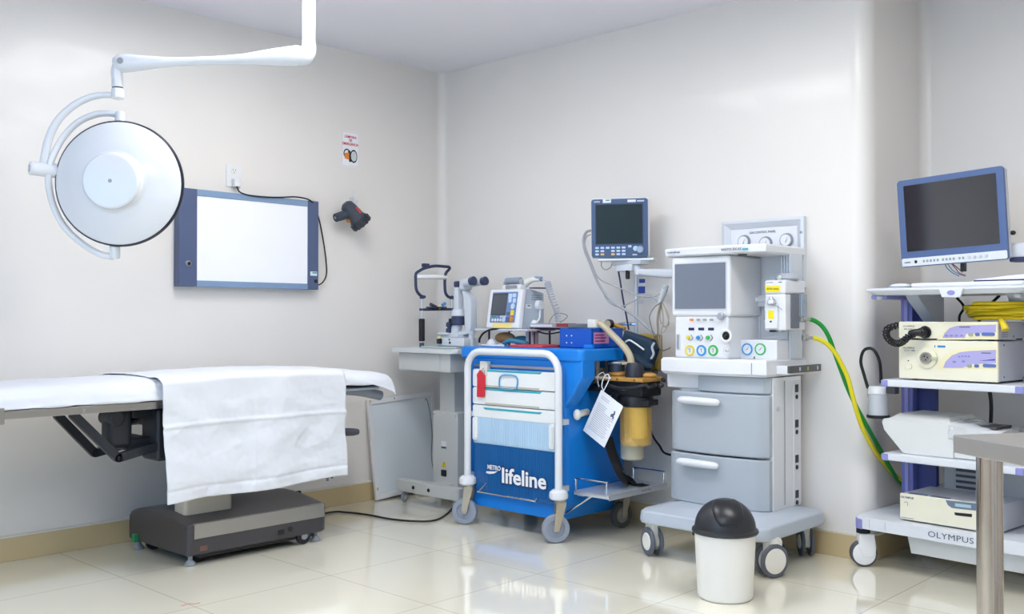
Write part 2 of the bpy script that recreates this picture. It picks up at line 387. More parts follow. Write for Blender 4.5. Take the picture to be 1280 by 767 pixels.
# --- wall outlet
t = thing('wall_outlet', 'white duplex power outlet on the wall above the X-ray light box', 'outlet', (0, -1.595, 1.89))
b = B(); b.box(.0005, .008, -1.645, -1.552, 1.885, 2.008, .003); b.out('cover_plate', white_m, t)
for zc in (1.975, 1.918):
    b = B(); b.prism(rr(.036, .036, .012), .008, .0105, .001, face((0, -1.598, zc), (0, 1, 0), (0, 0, 1))); s_ = b.out('socket', offwhite, t)
    b = B()
    for dy in (-.007, .007): b.box(.0104, .011, -1.598 + dy - .0012, -1.598 + dy + .0012, zc + .001, zc + .01)
    b.cyl((.0104, -1.598, zc - .008), (.011, -1.598, zc - .008), .0028, seg=12); b.out('slots', dgrey, s_)
# --- cord of the viewer
t = thing('light_box_cord', 'thin black power cord running from the outlet around the X-ray light box', 'cord', (.05, -1.06, 1.37))
pts = [on(x, y, 0, v) for x, y, v in [(296, 233, .04), (300, 240, .055), (312, 244, .062), (330, 246, .067), (350, 246.5, .067), (370, 246, .067), (386, 249.5, .067), (393, 257, .05), (399, 275, .03), (404, 300, .022), (407.5, 325, .02), (408, 343, .02), (403, 353, .03), (396, 356.5, .035), (391, 357, .04)]]
b = B(); b.tube(pts, .0042, 8, 6); b.out('cable', black, t)
b = B(); p = on(295, 229, 0, .025); b.box(.011, .042, p.y - .017, p.y + .017, p.z - .02, p.z + .024, .005); b.out('plug', white_m, t)
b = B(); p = on(394, 356.5, 0, .035); b.box(p.x - .01, p.x + .01, p.y - .022, p.y + .014, p.z - .011, p.z + .011, .004); b.out('connector', black, t)
# --- sign
t = thing('wall_sign', 'white paper sign with red lettering and a torch picture above the hanging torch', 'sign', (0, -.78, 2.1))
SG = face((.002, -.78, 2.2), (0, 1, 0), (0, 0, 1))
b = B(); b.prism(rr(.142, .222, .004), -.0015, 0, 0, SG); b.out('sheet', paper, t)
b = B(SG)
for x0, x1, y0_, y1_ in ((-.067, .067, .1045, .106), (-.067, .067, -.106, -.1045), (-.067, -.0655, -.106, .106), (.0655, .067, -.106, .106)): b.box(x0, x1, y0_, y1_, 0, .0006)
b.out('border', mat('pale red print', 'd98f93', .6), t)
for s_, yy, w_ in (('LÁMPARA', .078, .092), ('DE', .055, .022), ('EMERGENCIA', .031, .122)):
    text(s_, 'lettering', red_ink, t, SG @ Matrix.Translation((0, yy, .0006)), width=w_, height=.0165 if s_ != 'LÁMPARA' else .02, bold=.02)
b = B(SG)
b.ring(.038, .029, 0, .001, 32, Matrix.Translation((.024, -.042, .0002)) @ Matrix.Diagonal((.72, 1.08, 1, 1))); b.prism(rr(.02, .07, .006), .0002, .001, 0, Matrix.Translation((-.006, -.045, 0)) @ Matrix.Rotation(R(8), 4, 'Z'))
b.ring(.03, .022, 0, .0009, 24, Matrix.Translation((-.028, -.03, .0002)) @ Matrix.Diagonal((.9, 1, 1, 1)))
b.out('torch_picture', ink, t)
b = B(SG); b.prism([(-.046, -.062), (-.012, -.068), (-.012, -.022), (-.048, -.03)], .0011, .0016); b.out('torch_picture_body', orange, t)
b = B(SG); b.lathe([(0, 0), (.03, 0), (.03, .0006), (0, .0006)], 28, Matrix.Translation((.026, -.042, .001)) @ Matrix.Diagonal((.66, 1.05, 1, 1))); b.out('torch_picture_lens', mat('lens print', 'ccd6d6', .5), t)
# --- torch on a hook
t = thing('wall_hook', 'small clear hook on the wall holding the torch', 'hook', (0, -.77, 1.86))
b = B(); b.box(.0005, .005, -.79, -.75, 1.83, 1.90, .002); b.tube([(.004, -.77, 1.9), (.006, -.765, 1.93), (.006, -.76, 1.945)], .0025, 6); b.tube([(.004, -.77, 1.865), (.03, -.77, 1.855), (.05, -.77, 1.862), (.055, -.77, 1.88)], .003, 6); b.out('hook_plate', alu, t)
t = thing('flashlight', 'dark grey pistol grip torch with orange trigger hanging on the wall', 'torch', (.09, -.75, 1.74))
p0, p1 = on(431, 254, 0, .09), on(452.5, 279.5, 0, .115); d = (p1 - p0).normalized()
tm = mat('torch rubber grip', '3b4350', .5)
b = B(); b.tube([p0 - d * .0, p0 + d * .015, p0 + d * .05, p0 + d * .11, p0 + d * .125], lambda u: [.022, .04, .046, .05, .055][min(4, int(u * 4.01))], 22, 1, smooth=False); b.out('body', tm, t)
b = B(); b.cyl(p0 + d * .118, p0 + d * .172, .057, .061, 28, .008)
for k in range(12):
    a = 2 * math.pi * k / 12; u = d.orthogonal().normalized(); v = d.cross(u); c_ = u * math.cos(a) * .061 + v * math.sin(a) * .061
    b.cyl(p0 + d * .135 + c_, p0 + d * .172 + c_, .006, seg=8)
b.out('lens_bezel', mat('torch bezel', '2e333c', .45), t)
b = B(); b.cyl(p0 + d * .172, p0 + d * .174, .055); b.out('lens', mat('torch lens', 'c9d2d8', .1), t)
h0, h1 = on(443, 264.5, 0, .09), on(419.5, 272, 0, .09)
b = B(); b.tube([h0, h0.lerp(h1, .3), h0.lerp(h1, .75), h1], lambda u: .031 - .005 * u, 18, 3, smooth=True); b.out('grip', tm, t)
b = B(); dd = (h1 - h0).normalized(); b.cyl(h1 + dd * .001, h1 + dd * .006, .008, seg=14); b.out('grip_screw', mgrey, t)
b = B(); q = on(437.5, 274, 0, .085); b.tube([q + Vector((0, .012, .012)), q, q + Vector((0, -.016, -.006))], .017, 12, 3); b.out('trigger', orange, t)
b = B(); q0, q1 = on(445, 259, 0, .145), on(451, 266.5, 0, .152)
b.tube([q0, q1], .008, 10, flat=1, smooth=False); b.out('side_badge', mat('dull red plastic', 'b5453f', .5), t)
# ------------------------------------------------------------------ operating table
def caster(parent, c, r, w, yaw, hous_m, tyre_m, hub_m, top, style='twin', hub_r=.72):
    """castor standing on the floor under (c.x, c.y); the wheel's axle points along yaw"""
    x, y = c; a = Vector((math.cos(R(yaw)), math.sin(R(yaw)), 0)); f = Vector((-a.y, a.x, 0)); o = Vector((x, y, r + .001))
    b = B()
    if style == 'fork':
        for s in (-1, 1):
            q = o + a * s * (w / 2 + .006)
            m_ = Matrix((f, Vector((0, 0, 1)), a * 1)).transposed().to_4x4(); m_.translation = q
            b.prism([(-.014, -.012), (.014, -.012), (.05, top - r - .03), (.05, top - r - .012), (-.0, top - r - .012), (-.0, top - r - .03)], -.002, .002, 0, m_)
        k = o + f * .025
        b.cyl((k.x, k.y, top - .016), (k.x, k.y, top), .028, seg=18); b.cyl(o - a * (w / 2 + .01), o + a * (w / 2 + .01), .007, seg=10)
        h = b.out('caster', hous_m, parent)
        q = B(); m_ = Matrix((f, Vector((0, 0, 1)), a)).transposed().to_4x4(); m_.translation = o
        q.lathe([(r * .62, -w / 2), (r * .95, -w / 2), (r, -w * .3), (r, w * .3), (r * .95, w / 2), (r * .62, w / 2), (r * .62, -w / 2)], 36, m_); q.out('tyre', tyre_m, h)
        q = B(); q.lathe([(0, -w * .4), (r * .25, -w * .55), (r * .3, -w * .3), (r * .62, -w * .3), (r * .62, w * .3), (r * .3, w * .3), (r * .25, w * .55), (0, w * .4)], 28, m_); q.out('hub', hub_m, h)
    else:
        m_ = Matrix((f, Vector((0, 0, 1)), a)).transposed().to_4x4(); m_.translation = o
        if style == 'twin':
            b.prism(rr(r * 1.15, top - r * .55, r * .3, 4, r * .1, (top - r * 1.35) / 2 + .0), -w * .27, w * .27, .006, m_)
        else:
            b.prism([(-r * .1, -r * .25), (r * .45, -r * .3), (r * .85, -r * .05), (r * .9, r * .5), (r * .75, top - r - .012), (-.4 * r, top - r - .012), (-r * .45, r * .45)], -w * .55, w * .55, .008, m_)
        b.cyl((x, y, top - .02), (x, y, top), r * .42, seg=20)
        h = b.out('caster', hous_m, parent)
        for s in ((-1, 1) if style == 'twin' else (0,)):
            w0, w1 = (w * .25, w * .5) if s > 0 else ((-w * .5, -w * .25) if s < 0 else (-w * .4, w * .4))
            q = B(); q.lathe([(r * .5, w0), (r * .94, w0), (r, w0 + .005), (r, w1 - .005), (r * .94, w1), (r * .5, w1), (r * .5, w0)], 40, m_); q.out('tyre', tyre_m, h)
            q = B()
            q.lathe([(0, w0 - .001), (r * hub_r, w0 - .001), (r * hub_r, w1 + .001), (r * hub_r * .9, w1 + .004), (0, w1 + .004)] if s >= 0 else [(0, w0 - .004), (r * hub_r * .9, w0 - .004), (r * hub_r, w0 - .001), (r * hub_r, w1 + .001), (0, w1 + .001)], 36, m_); q.out('hub', hub_m, h)
    return h
basem = mat('graphite painted shell', '39373c', .3, coat=.25)
t = thing('operating_table', 'operating table on a dark grey wheeled pedestal under white linen', 'operating table', (.45, -1.9, 0))
def prof(y, s=1.0, dz=0):
    P = [(.15, .055), (.148, .12), (.152, .165), (.175, .19), (.22, .205), (.3, .222), (.38, .229), (.46, .228), (.55, .221), (.64, .209), (.71, .199), (.742, .196), (.748, .19), (.748, .13), (.746, .06), (.735, .05), (.17, .048)]
    return [((x - .45) * s + .45, y, (z - .12) * s + .12 + (dz * max(0, (z - .18) / .05))) for x, z in P]
b = B(); b.loft([prof(-2.275, .93), prof(-2.268, .975), prof(-2.255, .995), prof(-2.235, 1), prof(-1.9, 1), prof(-1.54, 1), prof(-1.52, .995), prof(-1.505, .975), prof(-1.5, .93)]); b.out('base_shell', basem, t, ang=50)
b = B(); b.box(.744, .7515, -2.243, -1.515, .128, .192, .002); b.box(.728, .7515, -2.243, -1.515, .19, .1975, .003); b.out('front_band', steel, t)
b = B(); b.box(.18, .72, -2.2, -1.56, .03, .06, .004); b.out('underframe', black, t)
b = B(); b.box(.742, .7505, -2.215, -2.175, .068, .092, .002); b.out('name_plate', mat('brown plate', '6f5147', .4), t)
b = B(); b.box(.74, .75, -1.79, -1.755, .075, .1, .001); b.out('latch_slot', black, t)
b = B(); b.cyl((.742, -1.72, .095), (.7505, -1.72, .095), .014); b.out('latch_knob', black, t)
for (x, y) in ((.70, -2.235), (.70, -1.535), (.2, -2.24), (.2, -1.54)):
    b = B(); b.cyl((x, y, .001), (x, y, .024), .028, .016, 20, .003); b.cyl((x, y, .022), (x, y, .06), .011, seg=14); b.out('levelling_foot', mgrey, t)
for (x, y) in ((.722, -1.625), (.66, -2.17), (.28, -2.2), (.28, -1.64)):
    caster(t, (x, y), .042, .026, 0, dgrey, rubber, mgrey, .075, 'single', .45)
b = B(); b.box(.232, .262, -2.292, -2.262, .045, .085, .004); b.out('brake_pedal', mat('green plastic', '1f8a54', .4), t)
b = B(); b.tube([(.3, -1.5, .17), (.3, -1.43, .175), (.31, -1.36, .18)], .016, 12, 4, flat=.6); b.out('foot_pedal', black, t)
b = B(); b.box(.50, .612, -2.215, -1.96, .2, .40, .02, 3); b.box(.51, .602, -2.2, -1.98, .38, .56, .02, 3); b.out('column_cover', mat('beige column cover', 'cfc6b4', .5), t)
b = B(); b.box(.33, .57, -2.22, -1.75, .54, .66, .02); b.box(.25, .65, -2.36, -1.5, .64, .735, .02); b.out('tilt_head', dgrey, t)
b = B()
b.box(.2, .70, -3.6, -2.36, .742, .772, .004).box(.2, .70, -2.34, -1.42, .742, .772, .004); b.box(.22, .68, -1.4, -1.1, .757, .772, .004)
b.out('table_frame', alu, t)
for x0 in (.722, .17):
    b = B(); b.box(x0, x0 + .018, -3.6, -2.372, .741, .775, .003).box(x0, x0 + .018, -2.33, -1.45, .741, .775, .003)
    for yy in (-3.3, -2.85, -2.5, -2.2, -1.6): b.cyl((min(x0 + .009, .69), yy, .757), (max(x0 + .009, .21), yy, .757), .009, seg=12) if False else b.cyl((x0 + .009, yy, .757), (.45 + .27 * (1 if x0 > .4 else -1), yy, .757), .009, seg=12)
    rl = b.out('side_rail', steel, t)
    for yy in (-2.54, -2.46, -2.75):
        b = B(); xs = x0 + .018 if x0 > .4 else x0; b.cyl((xs - .001, yy, .757), (xs + .003 * (1 if x0 > .4 else -1), yy, .757), .006, seg=10); b.out('rail_screw', mgrey, rl)
b = B(); b.box(.716, .752, -3.16, -3.07, .722, .79, .004); b.cyl((.75, -3.12, .73), (.78, -3.12, .73), .012, bev=.003); b.out('rail_clamp', steel, t)
# folding arms of the leg section
for x, P in ((.64, [(92, 519), (147, 572), (207, 554)]), (.32, [(72, 519), (118, 566), (202, 542)])):
    q = [on(px, py, 0, x) for px, py in P]
    for j in range(2):
        a_, c_ = q[j], q[j + 1]; d_ = (c_ - a_).normalized()
        nrm = Vector((1, 0, 0)).cross(d_)
        m_ = Matrix((d_, nrm, Vector((1, 0, 0)))).transposed().to_4x4(); m_.translation = (a_ + c_) / 2
        b = B(); b.prism(rr((c_ - a_).length + .036, .038, .018), -.014, .014, .003, m_); b.cyl(q[1] + Vector((-.016, 0, 0)), q[1] + Vector((.016, 0, 0)), .008, seg=14) if j == 0 else None
        b.out('fold_arm', mat('black painted steel', '262a31', .4) if 'black painted steel' not in MATS else MATS['black painted steel'], t)
bk = MATS['black painted steel']
b = B(); b.box(.52, .62, -2.585, -2.47, .56, .735, .03, 3); b.cyl((.51, -2.555, .70), (.64, -2.555, .70), .034, bev=.006); b.out('motor_housing', bk, t)
b = B(); b.box(.5, .66, -2.38, -2.27, .49, .735, .02, 3); b.box(.38, .6, -2.47, -2.36, .69, .735, .01); b.box(.38, .6, -2.5, -2.36, .545, .60, .015); b.out('hinge_block', bk, t)
b = B(); b.cyl((.42, -2.5, .66), (.42, -2.3, .66), .018); b.out('actuator_rod', chrome, t)
# head section
hg = mat('grey painted metal', '8b929c', .4)
for x in (.64, .26):
    q = [on(px, py, 0, .64) for px, py in [(418, 486), (432, 487), (452, 489), (475, 494)]]
    b = B(); b.tube([(x, p.y, p.z) for p in q], .030, 14, 4, flat=.9); b.tube([(x, q[0].y + .0, q[0].z), (x, q[0].y + .03, q[0].z - .035)], .018, 10); b.out('head_bracket', hg, t)
b = B(); b.box(.24, .66, -1.33, -1.08, .765, .775, .003); b.out('head_plate', hg, t)
b = B(); b.tube([(.7, -1.5, .55), (.7, -1.36, .545)], .009, 10); b.tube([(.7, -1.5, .55), (.6, -1.5, .7)], .009, 10); hl = b.out('tilt_lever', chrome, t)
b = B(); b.tube([(.7, -1.375, .546), (.7, -1.36, .545), (.7, -1.3, .54), (.7, -1.262, .538)], lambda u: .015 + .006 * math.sin(u * 3), 14, 4); b.out('lever_grip', dgrey, hl)
b = B(); b.tube([(.66, -1.43, .74), (.66, -1.43, .6), (.66, -1.43, .29)], .007, 8); b.tube([(.66, -1.4, .74), (.66, -1.4, .6), (.66, -1.4, .3)], .006, 8); b.out('hanging_rod', mgrey, t)
padm = mat('black mattress pad', '25262b', .6)
b = B(); b.box(.21, .69, -3.55, -2.36, .773, .838, .015, 3); b.out('mattress', padm, t)
b = B(); b.box(.21, .69, -2.34, -1.42, .773, .838, .015, 3); b.out('mattress', padm, t)
b = B(); b.box(.22, .67, -1.4, -1.09, .775, .822, .015, 3); b.out('head_cushion', padm, t)
# ---- linen
linen = mat('white cotton sheet', 'dde0e7', .85, bump=.15, bscale=240)
def fbm(p, s, seed=0): return noise.fractal(Vector((p[0] * s + seed, p[1] * s, p[2] * s)), .9, 2.1, 4)
def lerp_tab(tab, v):
    for (a, b_), (c, d_) in zip(tab, tab[1:]):
        if v <= c: return b_ + (d_ - b_) * max(0, (v - a) / (c - a))
    return tab[-1][1]
def sheet_pt(y, u):
    """u 0..1 from the front hem over the top to the rear hem"""
    top = lerp_tab([(-3.6, .868), (-3.05, .868), (-2.6, .868), (-2.45, .872), (-2.2, .876), (-1.9, .88), (-1.5, .874), (-1.25, .862), (-1.12, .85), (-1.04, .832)], y)
    hem = lerp_tab([(-3.6, .778), (-2.4, .778), (-1.5, .795), (-1.2, .792), (-1.1, .76), (-1.04, .735)], y)
    xin = .01 * max(0, (y + 1.25) / .2)
    S_ = [(.742, hem), (.738, hem + (top - hem) * .45), (.722, top - .022), (.695, top - .008), (.64, top - .0), (.45, top + .004), (.26, top), (.2, top - .012), (.176, top - .05), (.17, hem + .01)]
    T_ = [0, .1, .19, .25, .33, .5, .67, .78, .88, 1.0]
    for k in range(9):
        if u <= T_[k + 1] + 1e-9:
            w_ = (u - T_[k]) / (T_[k + 1] - T_[k]); x = S_[k][0] + (S_[k + 1][0] - S_[k][0]) * w_; z = S_[k][1] + (S_[k + 1][1] - S_[k][1]) * w_; break
    side = max(0, 1 - u / .22)
    n1 = fbm((y * 1.1, z * 2.2, x), 5, 3); n2 = fbm((y * .5, u * 8, 0), 9, 7)
    n3 = noise.noise(Vector((y * 9 + z * 22, z * 6, 1.3)))
    x += side * (.012 * n1 + .009 * n3) + .002
    z += (1 - side) * (.0035 * n1 + .0025 * n2) + side * .006 * n2
    if u > .3 and u < .72: z = max(z, top - .004)
    return Vector((x, y, z))
def grid(name, fn, us, vs, m, thick=.003, **kw):
    bm = bmesh.new(); rows = [[bm.verts.new(fn(v, u)) for u in us] for v in vs]
    for a_, c_ in zip(rows, rows[1:]):
        for i in range(len(us) - 1): bm.faces.new((a_[i], a_[i + 1], c_[i + 1], c_[i]))
    bmesh.ops.recalc_face_normals(bm, faces=bm.faces)
    if sum(f_.normal.z for f_ in bm.faces) < 0: bmesh.ops.reverse_faces(bm, faces=bm.faces)
    b = B(); b.bm.free(); b.bm = bm
    o = b.out(name, m, None, ang=180)
    md = o.modifiers.new('cloth', 'SOLIDIFY'); md.thickness = thick; md.offset = 1
    for k, v in kw.items(): o[k] = v
    return o
us = [k / 44 for k in range(45)]
ys = [-3.6 + 2.54 * k / 190 for k in range(191)] + [-1.052, -1.046, -1.042]
def sheet_end(y, u):
    p = sheet_pt(min(y, -1.06), u)
    if y > -1.06:
        e = (y + 1.06) / .018; p.y = y; p.z -= .05 * e ** 2 * (1 if .1 < u < .9 else .4)
    return p
grid('bed_sheet', sheet_end, us, ys, linen, .004, label='long white sheet covering the operating table mattress', category='sheet')
linen2 = mat('white cotton drape', 'dde0e6', .85, bump=.18, bscale=200)
def drape_pt(v, u):
    """v along the table 0..1, u: 0 front bottom hem .. 1 rear edge on the top"""
    y = -2.415 + 1.01 * v
    if u < .62:
        w_ = u / .62; zb = .312 + .012 * v + .006 * math.sin(v * 9); zt = .868 + .012 * math.sin(math.pi * v)
        z = zb + (zt - .012 - zb) * w_
        hang = 1 - w_
        x = .772 + .018 * hang * math.sin(v * 11 + 1.2) * .6 + .010 * hang * math.sin(v * 23 + 2 * w_) * .5
        n = fbm((y, z, .3), 4, 11); n2 = noise.noise(Vector((y * 7 + z * 9, z * 5 - y * 3, 4.4))); n3 = abs(noise.noise(Vector((y * 4 - z * 7, y * 3 + z * 4, 9.1))))
        x += .007 * math.exp(-((w_ - .63) / .014) ** 2) + .006 * math.exp(-((v - .47) / .010) ** 2) * hang - .005 * math.exp(-((w_ - .10) / .012) ** 2)
        x += (.013 * n + .008 * n2 - .010 * n3) * min(1, hang * 3 + .25)
        x = max(x, .762) if z > .7 else x
        # gentle flare of the bottom left corner
        yy = y + (.022 * hang * (1 - v) ** 3) + (.030 * hang * v ** 3) + .004 * n2
        return Vector((x, yy, z))
    w_ = (u - .62) / .38
    base_u = .12 + w_ * .66
    p = sheet_pt(y, base_u); lift = .009 + .004 * noise.noise(Vector((y * 6, w_ * 4, 2)))
    if w_ < .25:
        k = w_ / .25; q = Vector((.772, y, .868 + .012 * math.sin(math.pi * v) - .012)); p2 = sheet_pt(y, .12 + .25 * .66) + Vector((0, 0, lift))
        p = q.lerp(p2, k); p.z += .012 * math.sin(k * math.pi) ; p.x += .010 * math.sin(k * math.pi)
    else: p.z += lift
    p.y += (-.02 * (1 - v) ** 2 * w_ * 1.5)
    return p
o = grid('cloth_drape', drape_pt, [k / 130 for k in range(131)], [k / 140 for k in range(141)], linen2, .003, label='square white cotton drape hanging over the front of the operating table', category='drape')
# ---- floor cable
t = thing('floor_cable', 'black power cable lying across the floor from the operating table', 'power cable', (.3, -.94, 0))
pts = [Vector((.34, -1.498, .09)), Vector((.33, -1.44, .03))] + [on(x, y, 2, .006) for x, y in [(412, 640), (435, 640), (460, 643), (490, 648.5), (520, 651), (543, 650), (557, 643), (566, 634), (572, 626), (576, 618)]]
b = B(); b.tube(pts, .0055, 8, 6); b.out('cable', black, t)
b = B(); b.cyl(pts[0] + Vector((0, -.002, 0)), pts[0] + Vector((0, .03, -.012)), .009, seg=12, bev=.003); b.out('strain_relief', black, t)
# ---- small red mark on the floor
q = [on(x, y, 2, .0008) for x, y in [(227, 757), (236, 754), (243, 754.5), (250, 753)]]
b = B(); b.tube(q, .004, 6, 4, flat=.15, up=(0, 0, 1)); b.out('tape_strip', mat('faded red tape', 'd0705f', .6), None, label='thin red strip of tape stuck on the floor tile in front of the operating table', category='tape')
# ------------------------------------------------------------------ leaning panel
a5 = Matrix.Translation((.055, -.63, .004)) @ Matrix.Rotation(R(-4.2), 4, 'Y') @ Matrix.Rotation(R(90), 4, 'Z') @ Matrix.Rotation(R(90), 4, 'X') @ Matrix.Rotation(R(3.2), 4, 'Z')  # x along the wall, y up, z out
t = thing('framed_panel', 'white framed board leaning on the wall behind the slit lamp table', 'panel', (.05, -.34, 0))
w_, h_, fw = .56, .63, .032
b = B(a5); b.box(fw, w_ - fw, fw, h_ - fw, .004, .012, 0); b.out('board', mat('pale blue grey board', 'dbe3ea', .35), t)
for x0, x1, y0_, y1_ in ((0, fw, 0, h_), (w_ - fw, w_, 0, h_), (fw, w_ - fw, 0, fw), (fw, w_ - fw, h_ - fw, h_)):
    b = B(a5); b.box(x0, x1, y0_, y1_, 0, .022, .003); b.out('frame_bar', white_m, t)
tape = mat('yellowed tape', 'c9b177', .6)
for x, y in ((.01, .06), (.01, h_ - .02), (w_ - .075, h_ - .06)):
    b = B(a5); zt_ = .0221 if x < .03 else .0121; b.box(x, x + .014, y, y + .018, zt_, zt_ + .0005); b.out('tape_patch', tape, t)
b = B(a5); b.box(w_ * .38, w_ * .38 + .006, h_ - .018, h_ - .008, .022, .0235); b.out('frame_screw', dgrey, t)
b = B(a5); b.tube([(w_ - .05, .05, .013), (w_ - .065, .2, .0135), (w_ - .04, .35, .0135), (w_ - .045, .5, .013), (w_ - .06, h_ - .05, .013)], .003, 6, 6); b.out('edge_trim', mat('old sealant', '8b8d86', .7), t)
# ------------------------------------------------------------------ slit lamp table
sg = mat('warm grey enamel', 'c4c6c4', .4); sg2 = mat('pale grey laminate', 'd3d6d6', .35)
t = thing('slit_lamp_table', 'grey wheeled instrument table carrying the slit lamp', 'instrument table', (.4, -.35, 0))
b = B(); b.prism(rr(.60, .36, .03, 5, .405, -.37), .935, .962, .008); b.out('table_top', sg2, t)
b = B(); b.box(.16, .63, -.52, -.25, .82, .936, .006); b.out('drawer_box', sg, t)
b = B(); b.box(.165, .545, -.5245, -.52, .826, .931, .002); b.out('drawer_front', sg, t)
b = B(); b.box(.364, .5, -.36, -.25, .5, .82, .008); b.out('lift_column', sg, t)
b = B(); b.box(.325, .555, -.385, -.22, .085, .57, .01); cb = b.out('column_box', sg, t)
for z, n in ((.548, 0),):
    for x in (.34, .54):
        b = B(); b.cyl((x, -.385, z), (x, -.3868, z), .005, seg=10); b.out('cover_screw', mgrey, cb)
b = B(); b.box(.41, .455, -.3865, -.385, .34, .385); b.out('rating_plate', white_m, cb); b = B(); b.box(.41, .455, -.3872, -.3865, .34, .352); b.out('plate_print', dgrey, cb)
b = B(); b.prism([(.41, .225), (.455, .225), (.4325, .265)], 0, .0015, 0, face((0, -.385, 0), (1, 0, 0), (0, 0, 1))); b.out('warning_sign', mat('warning yellow', 'dfc52a', .5), cb)
text('!', 'warning_mark', ink, cb, fxz(ID, .4325, -.3866, .24), height=.024)
b = B(); b.prism(rr(.045, .04, .006, 4, .433, .188), 0, .006, .002, face((0, -.385, 0), (1, 0, 0), (0, 0, 1))); b.out('power_inlet', black, cb)
for y in (-.52, -.14):
    b = B(); b.prism(rr(.56, .07, .02, 4, .45, y), .07, .145, .012); br_ = b.out('foot_beam', sg, t)
    for x in (.34, .48):
        b = B(); b.cyl((x, y - .035, .108), (x, y - .0385, .108), .011, seg=16); b.out('plug_cap', black, br_)
    for x in (.215, .68): caster(t, (x, y), .03, .022, 20, mgrey, grubber, lgrey, .072, 'single', .5)
b = B(); b.box(.37, .51, -.5, -.16, .08, .13, .01); b.out('cross_beam', sg, t)
# ------------------------------------------------------------------ slit lamp
si = mat('instrument grey enamel', 'ccd2da', .35)
t = thing('slit_lamp', 'slit lamp microscope with a dark chin rest frame on the grey table', 'slit lamp', (.42, -.37, .962))
X0 = .2
def cr(px, py): return on(px, py, 0, X0)
b = B(); b.tube([cr(*p) for p in [(531, 371), (525.5, 369), (520.5, 362), (519.5, 350), (520, 342), (524, 338.5), (531, 335), (543, 332.3), (556, 333), (561, 333.5), (562, 335.5), (560, 338), (557.5, 341), (556, 346)]], .0095, 12, 5); b.tube([cr(*p) for p in [(556, 345), (556, 356), (557, 366), (561, 371), (566, 371)]], .0095, 12, 5); b.out('head_frame', navy, t)
b = B(); p = cr(532, 333); b.box(X0 - .015, X0 + .015, p.y - .024, p.y + .024, p.z - .004, p.z + .02, .005); b.out('strap_clip', navy, t)
p, q = cr(521, 346), cr(557, 347)
b = B()
for k in range(1):
    b.tube([p + Vector((0, 0, 0)), p.lerp(q, .3) + Vector((.03, 0, .002)), p.lerp(q, .7) + Vector((.03, 0, .002)), q], .014, 12, 6, flat=1, up=(0, 0, 1))
b.out('forehead_band', mat('clear white band', 'f3f4f7', .4), t)
for px in (527.3, 564.5):
    p = cr(px, 372); b = B(); b.cyl((X0, p.y, .962), (X0, p.y, p.z), .0075, seg=14); b.out('post', alu, t)
    b = B(); b.cyl((X0, p.y, 1.0), (X0, p.y, 1.145), .0195, seg=20, bev=.004); b.out('grip', black, t)
    b = B(); b.cyl((X0, p.y, 1.272), (X0, p.y, 1.292), .014, seg=14); b.out('post_clamp', navy, t)
    b = B(); b.cyl((X0, p.y, .9625), (X0, p.y, .99), .015, seg=14); b.out('post_foot', navy, t)
p, q = cr(525, 386.7), cr(566, 386.2); b = B(); b.tube([p, q], .0085, 12, smooth=False); b.out('cross_bar', navy, t)
b = B(); p = cr(538, 382); q = cr(553, 384); b.box(X0 - .035, X0 + .035, p.y - .01, q.y + .01, 1.212, 1.222, .004); b.out('chin_tray', navy, t)
b = B(); b.tube([cr(538, 380), cr(542, 382), cr(546, 384)], .011, 10, 3); b.out('tray_lever', dgrey, t)
b = B(); b.tube([cr(547.5, 385), cr(551, 382.5)], .013, 10, smooth=False); b.out('chin_pad', mat('cream pad', 'e8dfae', .5), t)
b = B(); b.tube([cr(553, 381.5), cr(556.5, 378.5)], .010, 10, smooth=False); b.out('fixation_knob', mat('sky blue plastic', '4d9fe0', .4), t)
YS = -.37
def sc(px, py, y=YS): return on(px, py, 1, y)
b = B(); b.box(.3, .62, -.46, -.29, .963, .975, .003); b.out('slide_plate', mat('greenish grey plate', 'aebfc0', .4), t)
b = B(); b.box(.41, .66, -.435, -.305, .975, 1.03, .012); b.box(.44, .6, -.425, -.315, 1.028, 1.05, .01); b.box(.43, .52, -.44, -.3, 1.045, 1.06, .008); b.out('base_unit', si, t)
b = B(); b.cyl((.455, -.445, .99), (.455, -.445, 1.022), .017, seg=16, bev=.004); b.out('joystick_base', black, t)
b = B(); b.cyl((.455, -.445, 1.02), (.455, -.445, 1.035), .012, seg=14, bev=.003); b.out('joystick_ring', mat('pale yellow plastic', 'e0dca0', .4), t)
b = B(); b.cyl((.54, -.436, .998), (.54, -.4385, .998), .008, seg=14); b.cyl((.535, -.436, 1.017), (.535, -.4385, 1.017), .005, seg=12); b.out('knob', black, t)
b = B(); b.tube([(.515, -.37, 1.05), (.53, -.37, 1.09), (.545, -.37, 1.13)], lambda u: .034 - .004 * u, 18, 3); b.cyl((.548, -.37, 1.158), (.548, -.37, 1.205), .044, .038, 24, .006); b.out('lamp_housing', si, t)
b = B(); b.cyl((.548, -.37, 1.105), (.548, -.37, 1.16), .045, seg=26, bev=.004); b.out('dial_ring', navy, t)
b = B(); b.box(.49, .52, -.43, -.4, 1.05, 1.125, .012); kk = b.out('slit_knob', navy, t); b = B(); b.cyl((.505, -.4305, 1.09), (.505, -.4325, 1.09), .005, seg=10); b.out('knob_dot', white_m, kk)
b = B(); b.box(.528, .57, -.395, -.345, 1.2, 1.36, .008); b.out('illumination_tower', si, t)
b = B(); b.prism([(.525, 1.342), (.58, 1.342), (.54, 1.395), (.53, 1.395)], -.4, -.34, .003, face((0, 0, 0), (1, 0, 0), (0, 0, 1)) @ Matrix.Rotation(0, 4, 'X')) if False else b.box(.53, .575, -.4, -.34, 1.335, 1.375, .01); b.out('mirror_head', navy, t)
SCF = face((0, -.36, 0), (1, 0, 0), (0, 0, 1))
